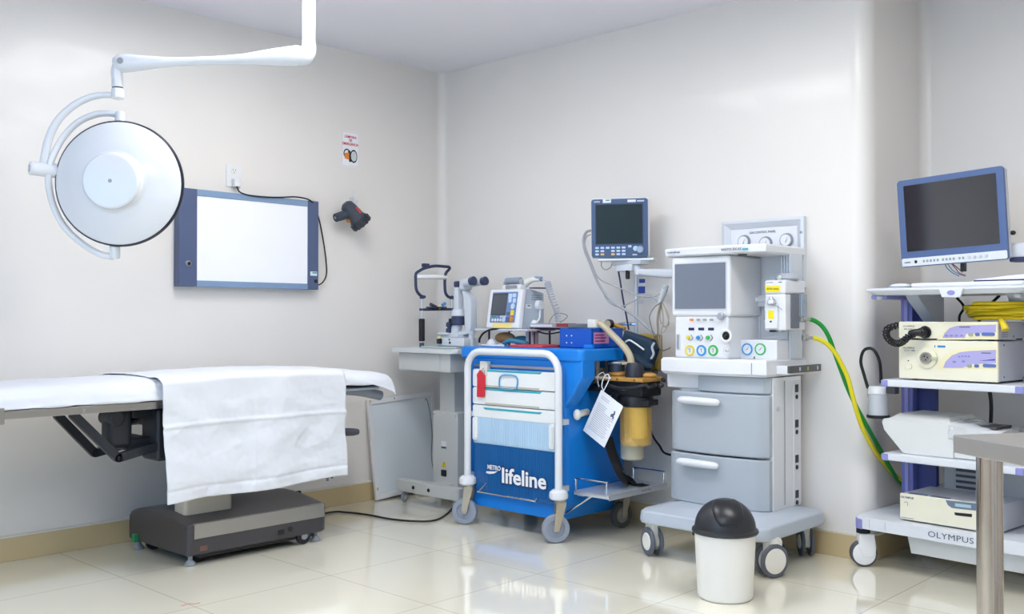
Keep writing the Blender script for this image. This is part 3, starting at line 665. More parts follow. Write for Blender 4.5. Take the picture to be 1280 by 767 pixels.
b = B(); b.prism([(.615, 1.07), (.665, 1.07), (.672, 1.1), (.672, 1.255), (.655, 1.285), (.60, 1.325), (.588, 1.31), (.622, 1.255)], -.028, .028, .008, SCF); b.out('microscope_arm', si, t)
b = B(); b.prism([(.52, 1.048), (.63, 1.048), (.668, 1.075), (.668, 1.11), (.62, 1.1), (.595, 1.065), (.52, 1.06)], -.025, .025, .006, SCF); b.out('swing_arm', si, t)
b = B(); b.cyl((.65, -.36, .975), (.65, -.36, 1.07), .018, seg=18); b.cyl((.65, -.36, 1.055), (.65, -.36, 1.072), .024, seg=18); b.out('arm_pivot', si, t)
b = B(); b.box(.575, .625, -.4, -.32, 1.315, 1.385, .018, 3); b.tube([(.57, -.36, 1.34), (.6, -.36, 1.352), (.66, -.36, 1.375)], .03, 16, 3); b.out('microscope_body', si, t)
for y, dx in ((-.395, 0), (-.325, .03)):
    b = B(); b.tube([(.625, y, 1.362), (.68 + dx, y, 1.37)], .023, 18, smooth=False); eb = b.out('eyepiece_tube', si, t)
    b = B(); b.cyl((.676 + dx, y, 1.3695), (.712 + dx, y, 1.374), .025, .027, 22, .004); b.out('eye_cup', navy, eb)
# ------------------------------------------------------------------ crash cart
CX0, CX1, CF, CR_ = .885, 1.645, -.66, -.13
t = thing('crash_cart', 'bright blue resuscitation cart with white drawers and a white tube bumper frame', 'crash cart', (1.28, -.42, 0))
def sec(x0, x1, y0, y1, z, r): return [(x, y, z) for x, y in rr(x1 - x0, y1 - y0, r, 5, (x0 + x1) / 2, (y0 + y1) / 2)]
b = B(); b.loft([sec(1.09, 1.60, -.64, -.2, .095, .02), sec(1.02, 1.63, -.655, -.16, .165, .02), sec(.965, 1.643, CF, CR_, .19, .03), sec(.91, CX1, CF, CR_, .25, .04), sec(.893, CX1, CF, CR_, .32, .045), sec(.888, CX1, CF, CR_, .60, .045), sec(.884, CX1, CF, CR_, .84, .045), sec(.884, CX1, CF, CR_, .935, .045)]); b.out('body_shell', blue, t, ang=40)
b = B(); b.loft([sec(.878, 1.762, CF - .006, CR_ + .01, .925, .03), sec(.868, 1.768, CF - .012, CR_ + .012, .932, .035), sec(.868, 1.768, CF - .012, CR_ + .012, .975, .035), sec(.876, 1.76, CF - .004, CR_ + .004, .987, .03)]); b.out('top_lid', blue, t, ang=40)
GS = face((0, 0, 0), (0, 1, 0), (0, 0, 1))
b = B(); b.prism([(1.60, .66), (1.65, .69), (1.765, .84), (1.765, .93), (1.60, .93)], .555, .664, .012, face((0, 0, 0), (1, 0, 0), (0, 0, 1)), 3); b.out('side_flare', blue, t)
b = B(); b.box(1.64, 1.672, -.43, -.40, .80, .92, .004); b.box(1.64, 1.652, -.43, -.25, .8, .88, .003); b.out('side_bracket', mat('beige side bracket', 'c9c6bb', .4), t)
# front recess and drawers
b = B(); b.prism(rr(.685, .82, .05, 6, 1.312, .515), 0, .008, .003, fxz(ID, 0, CF, 0)); b.out('front_bezel', blue, t)
YD = CF - .008
dw = mat('drawer white plastic', 'e9ebeb', .4)
def front(x0, x1, z0, z1, d, r=.012, bev=.005): 
    b = B(); b.prism(rr(x1 - x0, z1 - z0, r, 4, (x0 + x1) / 2, (z0 + z1) / 2), 0, d, bev, fxz(ID, 0, YD, 0)); return b
for z0, z1 in ((.768, .866), (.672, .764)):
    d = front(1.0, 1.622, z0, z1, .026).out('drawer', dw, t)
    b = B(); b.prism([(1.10, z1 - .012), (1.505, z1 - .012), (1.52, z1 - .001), (1.085, z1 - .001)], .02, .0275, 0, fxz(ID, 0, YD, 0)); b.out('drawer_pull', teal, d)
    b = B(); b.box(1.1, 1.5, YD - .0265, YD - .02, z0, z0 + .012); b.out('label_strip', mat('grey label strip', 'bcb9ae', .5) if 'grey label strip' not in MATS else MATS['grey label strip'], d)
d = front(1.0, 1.622, .60, .668, .026).out('drawer', dw, t)
b = B(); b.prism([(1.10, .645), (1.505, .645), (1.52, .656), (1.085, .656)], .02, .0275, 0, fxz(ID, 0, YD, 0)); b.out('drawer_pull', teal, d)
ribm = mat('pale blue ribbed plastic', 'b3cfe6', .3, coat=.3)
ribd = mat('translucent blue ribbed door', '125c9c', .25, coat=.4)
b = front(1.0, 1.622, .455, .612, .022)
for k in range(46): x = 1.02 + k * .582 / 45; b.cyl((x, YD - .0215, .462), (x, YD - .0215, .604), .0036, seg=6)
d = b.out('clear_bin_front', ribm, t, 'pale blue ribbed bin front')
for x in (1.025, 1.59):
    b = B(); b.prism(rr(.036, .13, .012, 4, x, .535), .018, .036, .006, fxz(ID, 0, YD, 0)); b.prism(rr(.02, .1, .008, 4, x, .535), .034, .041, .003, fxz(ID, 0, YD, 0)); b.out('side_clip', dw, d)
b = front(.998, 1.622, .178, .462, .018, .04)
for k in range(46): x = 1.02 + k * .582 / 45; b.cyl((x, YD - .0178, .20), (x, YD - .0178, .452), .0032, seg=6)
d = b.out('lower_door', ribd, t, 'ribbed translucent blue door with white lettering')
dk = mat('dark blue print', '10305e', .5); wp = mat('white print', 'eef1f6', .5)
LF = fxz(ID, 0, YD - .0215, 0)
for dx, dy, mm, nm, bo in ((0, 0, dk, 'lettering_outline', .055), (0, 0, wp, 'lettering', .022)):
    zz = .0012 if mm is wp else 0
    text('METRO', nm, mm, d, LF @ Matrix.Translation((1.165, .331, zz)), width=.1 + (.006 if mm is dk else 0), height=.026 + (.006 if mm is dk else 0), bold=bo)
    text('lifeline', nm, mm, d, LF @ Matrix.Translation((1.385, .297, zz)), width=.32 + (.016 if mm is dk else 0), height=.085 + (.014 if mm is dk else 0), bold=bo * 1.05)
b = B(LF); b.prism([(1.105, .296), (1.13, .293), (1.165, .299), (1.195, .315), (1.17, .311), (1.14, .308), (1.108, .306)], 0, .0024); b.out('logo_swoosh', wp, d)
b = B(); b.tube([(1.08, YD - .02, .195), (1.08, YD - .05, .193), (1.1, YD - .052, .193), (1.46, YD - .052, .193), (1.48, YD - .05, .193), (1.48, YD - .02, .2)], .004, 8, 3); b.tube([(1.08, YD - .05, .2), (1.09, YD - .03, .22), (1.1, YD - .02, .24)], .003, 6); b.out('wire_catch', chrome, t)
b = B(); b.box(1.0, 1.62, YD - .012, YD + .002, .878, .892, .002); b.out('locking_bar', mat('zinc steel', 'aeb2ba', .35, metal=.8), t)
b = B(); b.box(1.06, 1.118, YD - .03, YD, .83, .91, .004); b.out('lock_hasp', mat('cream grey plastic', 'd9d8d2', .45), t)
for x in (1.12, 1.3, 1.52):
    b = B(); b.cyl((x, -.6475, .135), (x, -.66, .135), .007, seg=12, bev=.002); b.out('skirt_rivet', alu, t)
# tube bumper frame
TX0, TX1, TY = .988, 1.655, -.72
b = B(); P = [(TX0, TY, .262), (TX0, TY, .5), (TX0, TY, .85)]
for k in range(7):
    a_ = R(180 - 15 * k); P.append((TX0 + .1 + .1 * math.cos(a_), TY, .865 + .1 * math.sin(a_)))
for k in range(7):
    a_ = R(90 - 15 * k); P.append((TX1 - .1 + .1 * math.cos(a_), TY, .865 + .1 * math.sin(a_)))
P += [(TX1, TY, .85), (TX1, TY, .5), (TX1, TY, .262)]
b.tube(P, .0195, 18, smooth=False); fr_ = b.out('tube_frame', gloss_white, t)
for x in (TX0, TX1):
    b = B(); b.box(x - .018, x + .018, TY + .015, CF + .004, .6, .63, .004); b.out('frame_bracket', alu, fr_)
    b = B(); b.box(x - .018, x + .018, TY + .01, CF + .004, .26, .29, .004); b.out('frame_bracket', alu, fr_)
    b = B(); b.lathe([(0, .222), (.038, .222), (.048, .23), (.05, .245), (.046, .262), (.03, .275), (0, .275)], 28, Matrix.Translation((x, TY, 0))); b.out('bumper_cup', gloss_white, fr_)
forkm = mat('beige zinc fork', 'b5ab98', .4, metal=.5)
caster(t, (TX0 - .02, TY + .0), .072, .036, -62, forkm, grubber, MATS['grey rubber'], .222, 'fork')
caster(t, (TX1 - .02, TY + .0), .072, .036, -38, forkm, grubber, grubber, .222, 'fork')
dtyre = mat('dark grey tyre', '54534f', .6)
caster(t, (1.66, -.2), .07, .034, -12, forkm, dtyre, mat('taupe hub', '9b948a', .5), .2, 'fork')
caster(t, (.99, -.2), .07, .034, 20, forkm, dtyre, MATS['taupe hub'], .2, 'fork')
for x, w_ in ((1.66, .06), (.99, .06)):
    b = B(); b.box(x - .05, x + .04, -.25, -.14, .196, .225, .006); b.out('caster_plate', mgrey, t)
# wire side tray
tray_m = mat('bright zinc wire', 'd3d9e0', .3, metal=.5)
tx0, tx1, ty0, ty1, tz = 1.665, 1.895, -.61, -.1, .25
b = B(); b.box(tx0, tx1, ty0, ty1, tz, tz + .004, .001); b.box(tx1 - .003, tx1, ty0, ty1, tz - .02, tz + .012, .001); b.box(tx0, tx1, ty0, ty0 + .003, tz - .014, tz + .006, .001); b.box(tx0 - .02, tx0 + .02, ty0 + .05, ty1 - .02, tz - .03, tz + .002, .002)
tr = b.out('side_tray', tray_m, t)
for y in (ty0 + .004, ty1 - .004):
    b = B(); b.tube([(tx0 + .01, y, tz), (tx0 + .01, y, tz + .06), (tx0 + .02, y, tz + .07), (tx0 + .2, y, tz + .07), (tx0 + .21, y, tz + .06), (tx0 + .21, y, tz)], .0048, 8, 3); b.out('tray_guard', chrome, tr)
b = B(); b.tube([(tx1 - .12, ty0 + .01, tz - .012), (1.62, -.64, .13)], .005, 8, smooth=False); b.out('tray_brace', chrome, tr)
for k in range(5):
    b = B(); y = -.33 + k * .018; b.cyl((tx1 - .0005, y, tz - .004), (tx1 + .001, y, tz - .004), .004, seg=8); b.out('slot', dgrey, tr)
# peg handle on the side
hq = on(721.5, 518, 1, -.6); b = B(); b.cyl((1.64, -.47, .652), tuple(hq), .018, seg=20, bev=.004); b.ball(tuple(hq), .028, .75, .75, 1.0); b.out('side_handle', offwhite, t)
# ---- tags
t2 = thing('security_tag', 'red plastic tag hanging from the lock of the blue cart', 'tag', (1.085, -.705, .74))
b = B(); b.tube([(1.09, -.701, .872), (1.1, -.703, .86), (1.098, -.704, .845), (1.082, -.704, .845), (1.08, -.703, .86), (1.09, -.701, .872)], .0022, 6); b.out('wire_loop', chrome, t2)
b = B(); b.prism([(-.03, -.13), (.024, -.13), (.03, -.12), (.03, -.01), (.012, .008), (-.012, .02), (-.034, -.006), (-.03, -.03)], -.002, .002, .0008, face((1.08, -.7045, .842), (1, .0, 0), (0.03, .0, 1))); b.out('tag_body', red, t2)
t2 = B(); b = t2
b.tube([(x, -.7015, z) for x, z in [(1.22, .775), (1.215, .80), (1.222, .828), (1.245, .84), (1.29, .842), (1.335, .838), (1.35, .82), (1.348, .79), (1.335, .77), (1.3, .764), (1.25, .764)]], .0038, 8, 5, closed=True)
b.out('plastic_seal', mat('blue plastic seal', '4d9fd2', .35), None, label='thin blue plastic loop seal on the top drawer of the cart', category='seal')
# ------------------------------------------------------------------ on top of the cart
ob = thing('organizer_bin', 'royal blue open plastic bin with a pink label on the blue cart top', 'bin', (1.6, -.4, .987))
ox0, ox1, oy0, oy1, oz0, oz1 = 1.44, 1.665, -.46, -.19, .9875, 1.093
b = B(); b.box(ox0, ox1, oy0, oy0 + .006, oz0, oz1, .002).box(ox0, ox1, oy1 - .006, oy1, oz0, oz1, .002).box(ox0, ox0 + .006, oy0, oy1, oz0, oz1, .002).box(ox1 - .006, ox1, oy0, oy1, oz0, oz1, .002).box(ox0, ox1, oy0, oy1, oz0, oz0 + .006, .002); b.out('bin_body', blue_d, ob)
b = B(); b.box(ox1 - .05, ox1 + .012, oy0 - .01, oy0 + .01, oz0, oz0 + .02, .004); b.out('bin_foot', blue, ob)
for dx in (.05, .085):
    for dz in (.028, .066):
        b = B(); b.cyl((ox0 + dx, oy0 - .0006, oz0 + dz), (ox0 + dx, oy0 + .002, oz0 + dz), .0042, seg=10); b.out('hole', white_m, ob)
pk = mat('pink label paper', 'd98fb0', .6)
b = B(); b.box(ox1 + .0001, ox1 + .0012, -.445, -.315, 1.012, 1.072); lb = b.out('bin_label', pk, ob)
for z in (1.058, 1.043, 1.026):
    b = B(); b.box(ox1 + .0012, ox1 + .0018, -.435, -.33 - (z % .01) * 3, z - .004, z + .003); b.out('label_print', mat('maroon print', '8d3f68', .6) if 'maroon print' not in MATS else MATS['maroon print'], lb)
rb = B(); rb.box(1.16, 1.40, -.56, -.36, .9875, 1.001, .003); rb.out('document_folder', mat('red folder', 'd94a50', .5), None, label='flat red folder lying on the blue cart top', category='folder')
# raised tray and stand for the defibrillator
st = thing('monitor_stand', 'grey tray on thin legs above the blue cart top carrying the defibrillator', 'stand', (1.15, -.35, .987))
b = B(); b.box(.82, 1.24, -.5, -.26, 1.075, 1.087, .003); b.out('stand_tray', lgrey, st)
b = B(); b.box(1.2, 1.42, -.40, -.28, 1.084, 1.0935, .003); b.out('tray_support', black, st)
for x, y in ((.9, -.46), (1.22, -.46), (.9, -.29), (1.22, -.29)):
    b = B(); b.cyl((x, y, .9875), (x, y, 1.076), .006, seg=10); b.out('stand_leg', black, st)
b = B(); b.box(1.15, 1.2, -.42, -.36, .9875, 1.076, .006); b.out('pedestal', bgrey, st)
bt = thing('instrument_tray', 'thin grey tray with a red end standing on the cart beside the defibrillator', 'tray', (1.38, -.33, 1.09))
q0, q1 = on(661, 407, 1, -.36), on(719, 406, 1, -.36)
b = B(); b.box(1.185, 1.475, -.43, -.25, 1.094, 1.118, .004); b.out('tray_body', mgrey, bt)
b = B(); b.box(1.39, 1.474, -.432, -.36, 1.1, 1.1195, .002); b.out('red_end', mat('dark red plastic', '8e2f36', .4), bt)
b = B(); b.box(1.2, 1.36, -.4312, -.43, 1.1, 1.112); b.out('tray_print', lgrey, bt)
b = B(); b.tube([(1.17, -.40, 1.094), (1.28, -.41, 1.063), (1.36, -.40, 1.066), (1.46, -.36, 1.09)], .008, 8, 5, flat=.6); b.tube([(1.2, -.4, 1.07), (1.2, -.4, 1.03), (1.2, -.4, .99)], .0045, 6); b.tube([(1.37, -.3, 1.094), (1.37, -.3, 1.03), (1.37, -.3, .988)], .006, 8); b.out('tray_bracket', black, st)
# defibrillator
DF = frame((1.02, -.40, 1.0875), -6)
t = thing('defibrillator', 'white portable defibrillator monitor with a grey handle standing above the blue cart', 'defibrillator', (1.02, -.40, 1.0875), -6)
tilt = Matrix.Rotation(R(-9), 4, 'X')
DB = DF @ Matrix.Translation((0, -.075, 0)) @ tilt
b = B(DB); b.box(-.147, .138, 0, .045, .002, .232, .014, 3); b.out('front_bezel', white_m, t)
b = B(DF); b.loft([[(x, y, z) for x, y, z in [(-.125, -.05, .002), (.125, -.05, .002), (.125, -.012, .226), (-.125, -.012, .226)]], [(-.125, .02, .001), (.125, .02, .001), (.125, .03, .228), (-.125, .03, .228)], [(-.122, .14, .001), (.122, .14, .001), (.122, .14, .205), (-.122, .14, .205)], [(-.11, .155, .01), (.11, .155, .01), (.11, .155, .19), (-.11, .155, .19)]]); cs = b.out('case', bgrey, t)
for k in range(3):
    b = B(DF); b.box(.124, .1262, .045 + k * .0, .125, .165 + .012 * k, .170 + .012 * k); b.out('vent_slot', mgrey, cs)
b = B(DF); b.box(.124, .1265, .0, .045, .115, .14); b.out('side_label', white_m, cs)
b = B(DF); b.box(.1262, .1268, .015, .035, .128, .135); b.out('label_mark', mat('green print', '2f8a57', .5), cs)
b = B(DF); b.cyl((.12, .1, .135), (.15, .1, .135), .03, .028, 24, .005); b.out('connector_dial', white_m, t)
b = B(DF); b.tube([(.14, .1, .11), (.145, .09, .06), (.14, .07, .035)], .006, 8); b.out('connector_lead', white_m, t)
b = B(DF); b.ball((.135, .06, .03), .022, 1, .9, .9); b.out('lead_plug', white_m, t)
fp = DB @ face((0, 0, .117), (1, 0, 0), (0, 0, 1))
b = B(fp); b.prism(rr(.222, .178, .006, 4, 0, .008), 0, .003, .001); fpn = b.out('front_panel', mat('blue grey fascia', '6d87b0', .4), t)
b = B(fp); b.box(-.108, .026, -.04, .09, .0025, .0042, .001); b.out('screen', mat('defibrillator screen', '4b4f56', .12, coat=.3), t)
b = B(fp); b.box(-.098, .02, -.032, .078, .0042, .0048); b.out('screen_glass', mat('screen glass grey', '585c62', .1, coat=.4), t)
sky_ = mat('pale blue key plastic', 'bfd3ef', .35)
for x, y, w_, h_, mm in ((.05, .07, .03, .03, sky_), (.085, .075, .03, .022, sky_), (.052, .045, .026, .02, sky_), (.09, .045, .026, .026, sky_), (.05, -.03, .03, .02, slate), (.05, -.065, .03, .03, slate)):
    b = B(fp); b.prism(rr(w_, h_, .005, 3, x, y), .0025, .0055, .001); b.out('key', mm, fpn)
for x, y, r_, mm in ((.085, .012, .017, sky_), (.085, -.062, .015, orange), (.018, -.066, .014, sky_)):
    b = B(fp); b.cyl((x, y, .0025), (x, y, .009), r_, seg=20, bev=.002); b.out('knob', mm, fpn)
b = B(fp); b.prism(rr(.026, .03, .005, 3, .085, -.026), .0025, .008, .001); b.out('yellow_key', mat('yellow key', 'e6cf3e', .4), fpn)
for k in range(4):
    b = B(fp); b.cyl((-.084 + k * .024, -.067, .0025), (-.084 + k * .024, -.067, .006), .0085, seg=14, bev=.0015); b.out('soft_key', white_m, fpn)
for k in range(3):
    b = B(fp); b.prism(rr(.009, .013, .003, 3, -.012 + k * .018, -.047), .0025, .005, .001); b.out('arrow_key', white_m, fpn)
b = B(fp); b.box(-.095, -.06, -.052, -.044, .003, .0036); b.out('green_mark', MATS['green print'], fpn)
b = B(fp); b.prism(rr(.17, .03, .004, 3, .01, -.098), .0, .004, .001); b.out('yellow_strip', mat('pale yellow strip', 'ecd98a', .5), t)
b = B(DF); b.tube([(-.07, .02, .22), (-.07, .02, .262), (-.062, .02, .275), (0, .02, .277), (.06, .02, .275), (.068, .02, .262), (.068, .02, .22)], .016, 12, 4, flat=.8); b.out('handle', mgrey, t)
b = B(DF); b.tube([(-.062, .02, .277), (.06, .02, .277)], .0195, 14, smooth=False); b.out('handle_grip', mat('slate grey grip', '8793a5', .45), t)
for x in (-.066, .066):
    b = B(DF); b.box(x - .016, x + .016, -.0, .045, .215, .255, .006); b.out('handle_mount', white_m, t)
b = B(DF); b.box(-.05, .05, -.002, .002, .232, .25, .001); b.out('top_display', mgrey, t)
# paddle lying on the defibrillator with coiled lead
pd = thing('paddle', 'grey paddle with a coiled grey lead lying on top of the defibrillator', 'defibrillator paddle', (1.2, -.35, 1.31))
def pdp(px, py, y=-.36): return on(px, py, 1, y)
b = B(); b.tube([pdp(655, 356), pdp(660, 351.5), pdp(667, 349), pdp(676, 349)], lambda u: .024 - .012 * u, 14, 4); b.out('paddle_head', offwhite, pd)
b = B(); b.tube([pdp(663, 350), pdp(670, 348), pdp(677, 348.6)], .013, 12, 3); b.out('paddle_grip', mat('blue grey grip', '7f8fb0', .45), pd)
b = B(); b.box(1.14, 1.2, -.38, -.28, 1.317, 1.324, .003); b.out('paddle_rest', navy, pd)
b = B(); cl = smooth_path([pdp(677, 348.5), pdp(683, 351), pdp(686, 359), pdp(690, 372), pdp(696, 388), pdp(698.5, 402)], 40)
hel = []; L0 = len(cl)
for i, p in enumerate(cl):
    u = i / (L0 - 1); rad_ = .016 * min(1, max(0, (u - .22) / .05)); a_ = u * 2 * math.pi * 26
    tg = (cl[min(i + 1, L0 - 1)] - cl[max(i - 1, 0)]).normalized(); sx = tg.cross(Vector((0, 1, 0))).normalized(); sy = tg.cross(sx)
    hel.append((p, tg, sx, sy, rad_))
P = []
steps = 420
for i in range(steps + 1):
    u = i / steps; k = min(L0 - 1, int(u * (L0 - 1))); p, tg, sx, sy, rad_ = hel[k]; a_ = u * 2 * math.pi * 22
    P.append(p + sx * rad_ * math.cos(a_) + sy * rad_ * math.sin(a_))
b.tube(P, .0036, 6, smooth=False); b.out('coiled_lead', mat('grey cable', 'b9c0ca', .45), pd)
b = B(); b.tube([pdp(686, 404), pdp(690, 396), pdp(697, 391), pdp(709, 394), pdp(706, 399), pdp(700, 403)], .0016, 5); b.out('thin_lead', dgrey, pd)
# resuscitation mask and tubing under the stand
mk = thing('breathing_mask', 'brown and teal breathing bag lying under the defibrillator stand', 'breathing bag', (1.02, -.42, .987))
b = B(); b.ball((.99, -.42, 1.034), .05, 1.5, .8, .66); b.out('bag', mat('brown silicone', 'a57a4c', .4), mk)
b = B(); b.ball((1.1, -.40, 1.02), .045, 1.4, .8, .6); b.tube([(1.02, -.46, 1.0), (1.08, -.47, 1.02), (1.16, -.45, 1.01), (1.18, -.42, .995)], .014, 10); b.out('teal_wrap', mat('teal cloth', '3e7f9c', .7), mk)
b = B(); b.lathe([(0, 0), (.03, .0), (.034, .01), (.02, .03), (.012, .04), (0, .04)], 20, Matrix.Translation((.93, -.47, .9875))); b.out('valve', white_m, mk)
b = B(); b.tube([on(599, 428, 1, -.52), on(600, 422, 1, -.52), on(606, 415, 1, -.52), on(618, 411, 1, -.5), on(640, 413, 1, -.48)], .006, 8); b.out('tube', black, mk)
cb = B(); cb.tube([(.9, -.5, .993), (.93, -.55, .993), (1.02, -.56, .993), (1.08, -.53, .993), (1.12, -.57, .993)], .0055, 8); cb.out('coiled_cord', mat('white cord', 'd8dde6', .5), None, label='white cord lying on the front of the blue cart top', category='cord')
# IV pole with clamp at the back right corner of the cart
iv = thing('drip_pole', 'thin steel drip pole rising behind the blue bin', 'pole', (1.69, -.16, .3))
b = B(); b.cyl((1.69, -.098, .55), (1.69, -.098, 1.40), .011, seg=16); b.out('pole', alu, iv)
b = B(); b.box(1.655, 1.71, -.117, -.085, .94, .975, .005); b.out('lower_clamp', chrome, iv)
q = on(775, 407, 1, -.135); b = B(); b.tube([(1.69, -.10, 1.115), (q.x + .0, -.14, 1.115), (q.x - .005, -.14, 1.1), (q.x - .005, -.14, 1.05)], .009, 10, 3); b.out('clamp_arm', chrome, iv)
gg = thing('pressure_gauge', 'small round black gauge with yellow fittings behind the blue bin', 'gauge', (1.62, -.16, 1.06))
q = on(763, 405, 1, -.17); b = B(); b.cyl((q.x, -.165, q.z), (q.x, -.195, q.z), .027, seg=24, bev=.004); b.out('gauge_case', black, gg)
b = B(); b.cyl((q.x, -.195, q.z), (q.x, -.1965, q.z), .021, seg=24); b.out('gauge_dial', tan_m, gg)
b = B(); b.tube([on(768, 406, 1, -.16), on(775, 409, 1, -.16), on(781, 411, 1, -.16)], .013, 10); b.cyl((q.x, -.165, q.z - .025), (q.x, -.165, 1.0), .008, seg=10); b.out('brass_fitting', mat('brass', 'c79a3c', .35, metal=.7), gg)
# ------------------------------------------------------------------ suction aspirator on the right of the cart
YQ = -.40
def sp(px, py, y=YQ): return on(px, py, 1, y)
amber = mat('amber jar plastic', 'ecc25f', .12, alpha=.32, var=.001, coat=.3)
amber2 = mat('amber filter', 'f2d672', .5)
ochre = mat('ochre plastic plate', 'b98b46', .4)
t = thing('suction_aspirator', 'suction pump with an amber collection jar hung on the right side of the blue cart', 'suction pump', (1.86, -.38, .5))
b = B(); b.box(1.66, 2.0, -.47, -.27, .822, .843, .005); b.out('top_plate', ochre, t)
b = B(); b.box(1.66, 1.8, -.4725, -.47, .832, .842, .001); b.out('plate_label', white_m, t)
for x in (1.69, 1.75, 1.84, 1.95):
    b = B(); b.cyl((x, -.4705, .833), (x, -.474, .833), .005, seg=10); b.out('plate_screw', mat('dark brass', '6d4c22', .5) if 'dark brass' not in MATS else MATS['dark brass'], t)
b = B(); b.box(1.7, 1.985, -.455, -.28, .745, .822, .01); bd = b.out('pump_body', black, t)
text('A.B', 'lettering', mgrey, bd, fxz(ID, 1.86, -.4556, .785), height=.02)
b = B(); b.lathe([(0, .69), (.085, .69), (.092, .70), (.092, .735), (.085, .748), (0, .748)], 36, Matrix.Translation((1.885, -.37, 0))); b.box(1.79, 1.83, -.46, -.4, .69, .76, .006); b.box(1.95, 2.0, -.42, -.33, .70, .73, .006); b.out('jar_cap', mat('soft black plastic', '202126', .35), t)
b = B(); b.tube([(1.80, -.455, .72), (1.82, -.47, .695), (1.86, -.475, .688), (1.9, -.47, .693)], .004, 8); b.out('wire_clip', chrome, t)
b = B(); b.lathe([(0, .485), (.07, .485), (.081, .492), (.083, .51), (.086, .69), (.082, .69), (.079, .512), (.07, .497), (0, .495)], 40, Matrix.Translation((1.885, -.37, 0))); b.out('jar', amber, t, 'amber transparent jar')
b = B(); b.cyl((1.905, -.37, .525), (1.905, -.37, .688), .042, seg=24, bev=.006); b.cyl((1.85, -.36, .51), (1.85, -.36, .688), .012, seg=12); b.out('filter_core', amber2, t)
b = B(); b.cyl((1.81, -.30, .40), (1.81, -.30, .69), .062, .064, 28, .008); b.box(1.72, 1.78, -.33, -.27, .66, .76, .01); b.out('canister', mat('cream canister', 'cfcbb5', .45), t)
b = B(); b.box(1.648, 1.72, -.36, -.3, .66, .80, .006); b.box(1.648, 1.68, -.40, -.31, .78, .84, .005); b.out('mount_bracket', mat('beige bracket', 'bfb8a4', .45), t)
b = B(); b.lathe([(0, .843), (.05, .843), (.052, .852), (.047, .875), (.05, .884), (.042, .912), (.036, .918), (0, .918)], 30, Matrix.Translation((1.892, -.39, 0))); b.out('control_knob', navy if False else mat('charcoal knob', '2c2f3a', .35), t)
af = mat('amber fitting', 'c08f45', .3)
b = B(); b.ball((1.76, -.36, .852), .05, 1.1, 1, .4); b.out('amber_fitting', af, t)
b = B(); b.ball((1.965, -.36, .852), .036, 1.1, 1, .45); b.out('amber_fitting', af, t)
b = B(); b.cyl((1.752, -.36, .86), (1.752, -.36, .905), .044, seg=28, bev=.004); gq = b.out('vacuum_gauge', mat('gauge rim', '3a4252', .4), t)
b = B(); b.cyl((1.752, -.36, .905), (1.752, -.36, .918), .041, .034, 28, .006); b.out('gauge_glass', mat('gauge glass', 'd9dfe6', .15, coat=.3), gq)
b = B(); b.box(1.655, 1.77, -.338, -.33, .845, .924, .003); b.out('label_holder', MATS['beige bracket'], t)
b = B(); b.box(1.68, 1.762, -.345, -.338, .848, .921, .002); bx = b.out('blue_label', mat('petrol blue label', '20557e', .5), t)
text('being', 'label_lettering', wp, bx, fxz(ID, 1.721, -.3455, .902), width=.07, height=.026, bold=.02); text('to clean', 'label_lettering', wp, bx, fxz(ID, 1.721, -.3455, .866), width=.07, height=.018, bold=.02)
b = B(); b.tube([sp(748, 485, -.48), sp(758, 481, -.49), sp(775, 485, -.49), sp(795, 484, -.48), sp(806, 481, -.46), sp(812, 484, -.45), sp(820, 480, -.45)], .009, 10, 5); b.ball(tuple(sp(826, 481.5, -.45)), .014, 1.3, 1, 1); b.box(1.63, 1.72, -.48, -.43, .765, .795, .008); b.out('clamp_bar', black, t)
# hose
b = B(); b.tube([sp(744.5, 405), sp(749, 404), sp(755, 408), sp(765, 418), sp(775, 428), sp(783, 437), sp(788, 447), sp(789, 458), sp(788.5, 466)], lambda u: .0165 + .003 * u, 16, 6); sh = b.out('suction_hose', tan_m, t, 'beige corrugated hose')
q = sp(743, 407); b = B(); b.box(q.x - .026, q.x + .03, -.43, -.37, q.z - .012, q.z + .035, .006); b.box(q.x - .022, q.x + .0, -.415, -.385, q.z - .05, q.z - .01, .005); b.out('hose_elbow', offwhite, sh)
q = sp(788.5, 460); b = B(); b.cyl((q.x, -.4, .843), (q.x, -.4, .915), .028, .024, 20, .003); b.box(q.x - .045, q.x + .025, -.42, -.38, .905, .92, .004); b.out('hose_socket', tan_m, sh)
# paper tag
t2 = thing('paper_tag', 'white printed instruction card hanging by a white string beside the amber jar', 'card', (1.72, -.52, .46))
PA, PB, PC_ = sp(752, 487, -.52), sp(779.5, 508, -.52), sp(755, 559, -.52); PD = PA + PC_ - PB
cen = (PA + PC_) / 2; rt = (PB - PA).normalized(); upv = (PA - PD); upv = (upv - rt * upv.dot(rt)).normalized()
TG = face(cen, rt, upv); cw, ch = (PB - PA).length, (PA - PD).length
b = B(TG); b.prism(rr(cw, ch, .004, 2), -.0008, .0008); b.out('card', paper, t2)
b = B(TG); random.seed(3)
for k in range(19):
    y = ch * .40 - k * ch * .042
    if k in (2, 3): continue
    x1 = cw * (.05 if k < 7 else .4) - (random.random() * .02); b.box(-cw * .38, x1 if k > 1 else -cw * .02, y - .0011, y + .0011, .0008, .0011)
b.out('printed_lines', mat('faded grey print', '8d92a0', .7), t2)
b = B(TG); b.prism([(.22 * cw, .14 * ch), (.30 * cw, .16 * ch), (.34 * cw, .12 * ch), (.38 * cw, .15 * ch), (.33 * cw, .2 * ch), (.35 * cw, .25 * ch), (.31 * cw, .31 * ch), (.27 * cw, .3 * ch), (.29 * cw, .24 * ch), (.21 * cw, .2 * ch)], .0008, .0013); b.out('printed_figure', slate, t2)
b = B(); q = sp(754.5, 488.5, -.52)
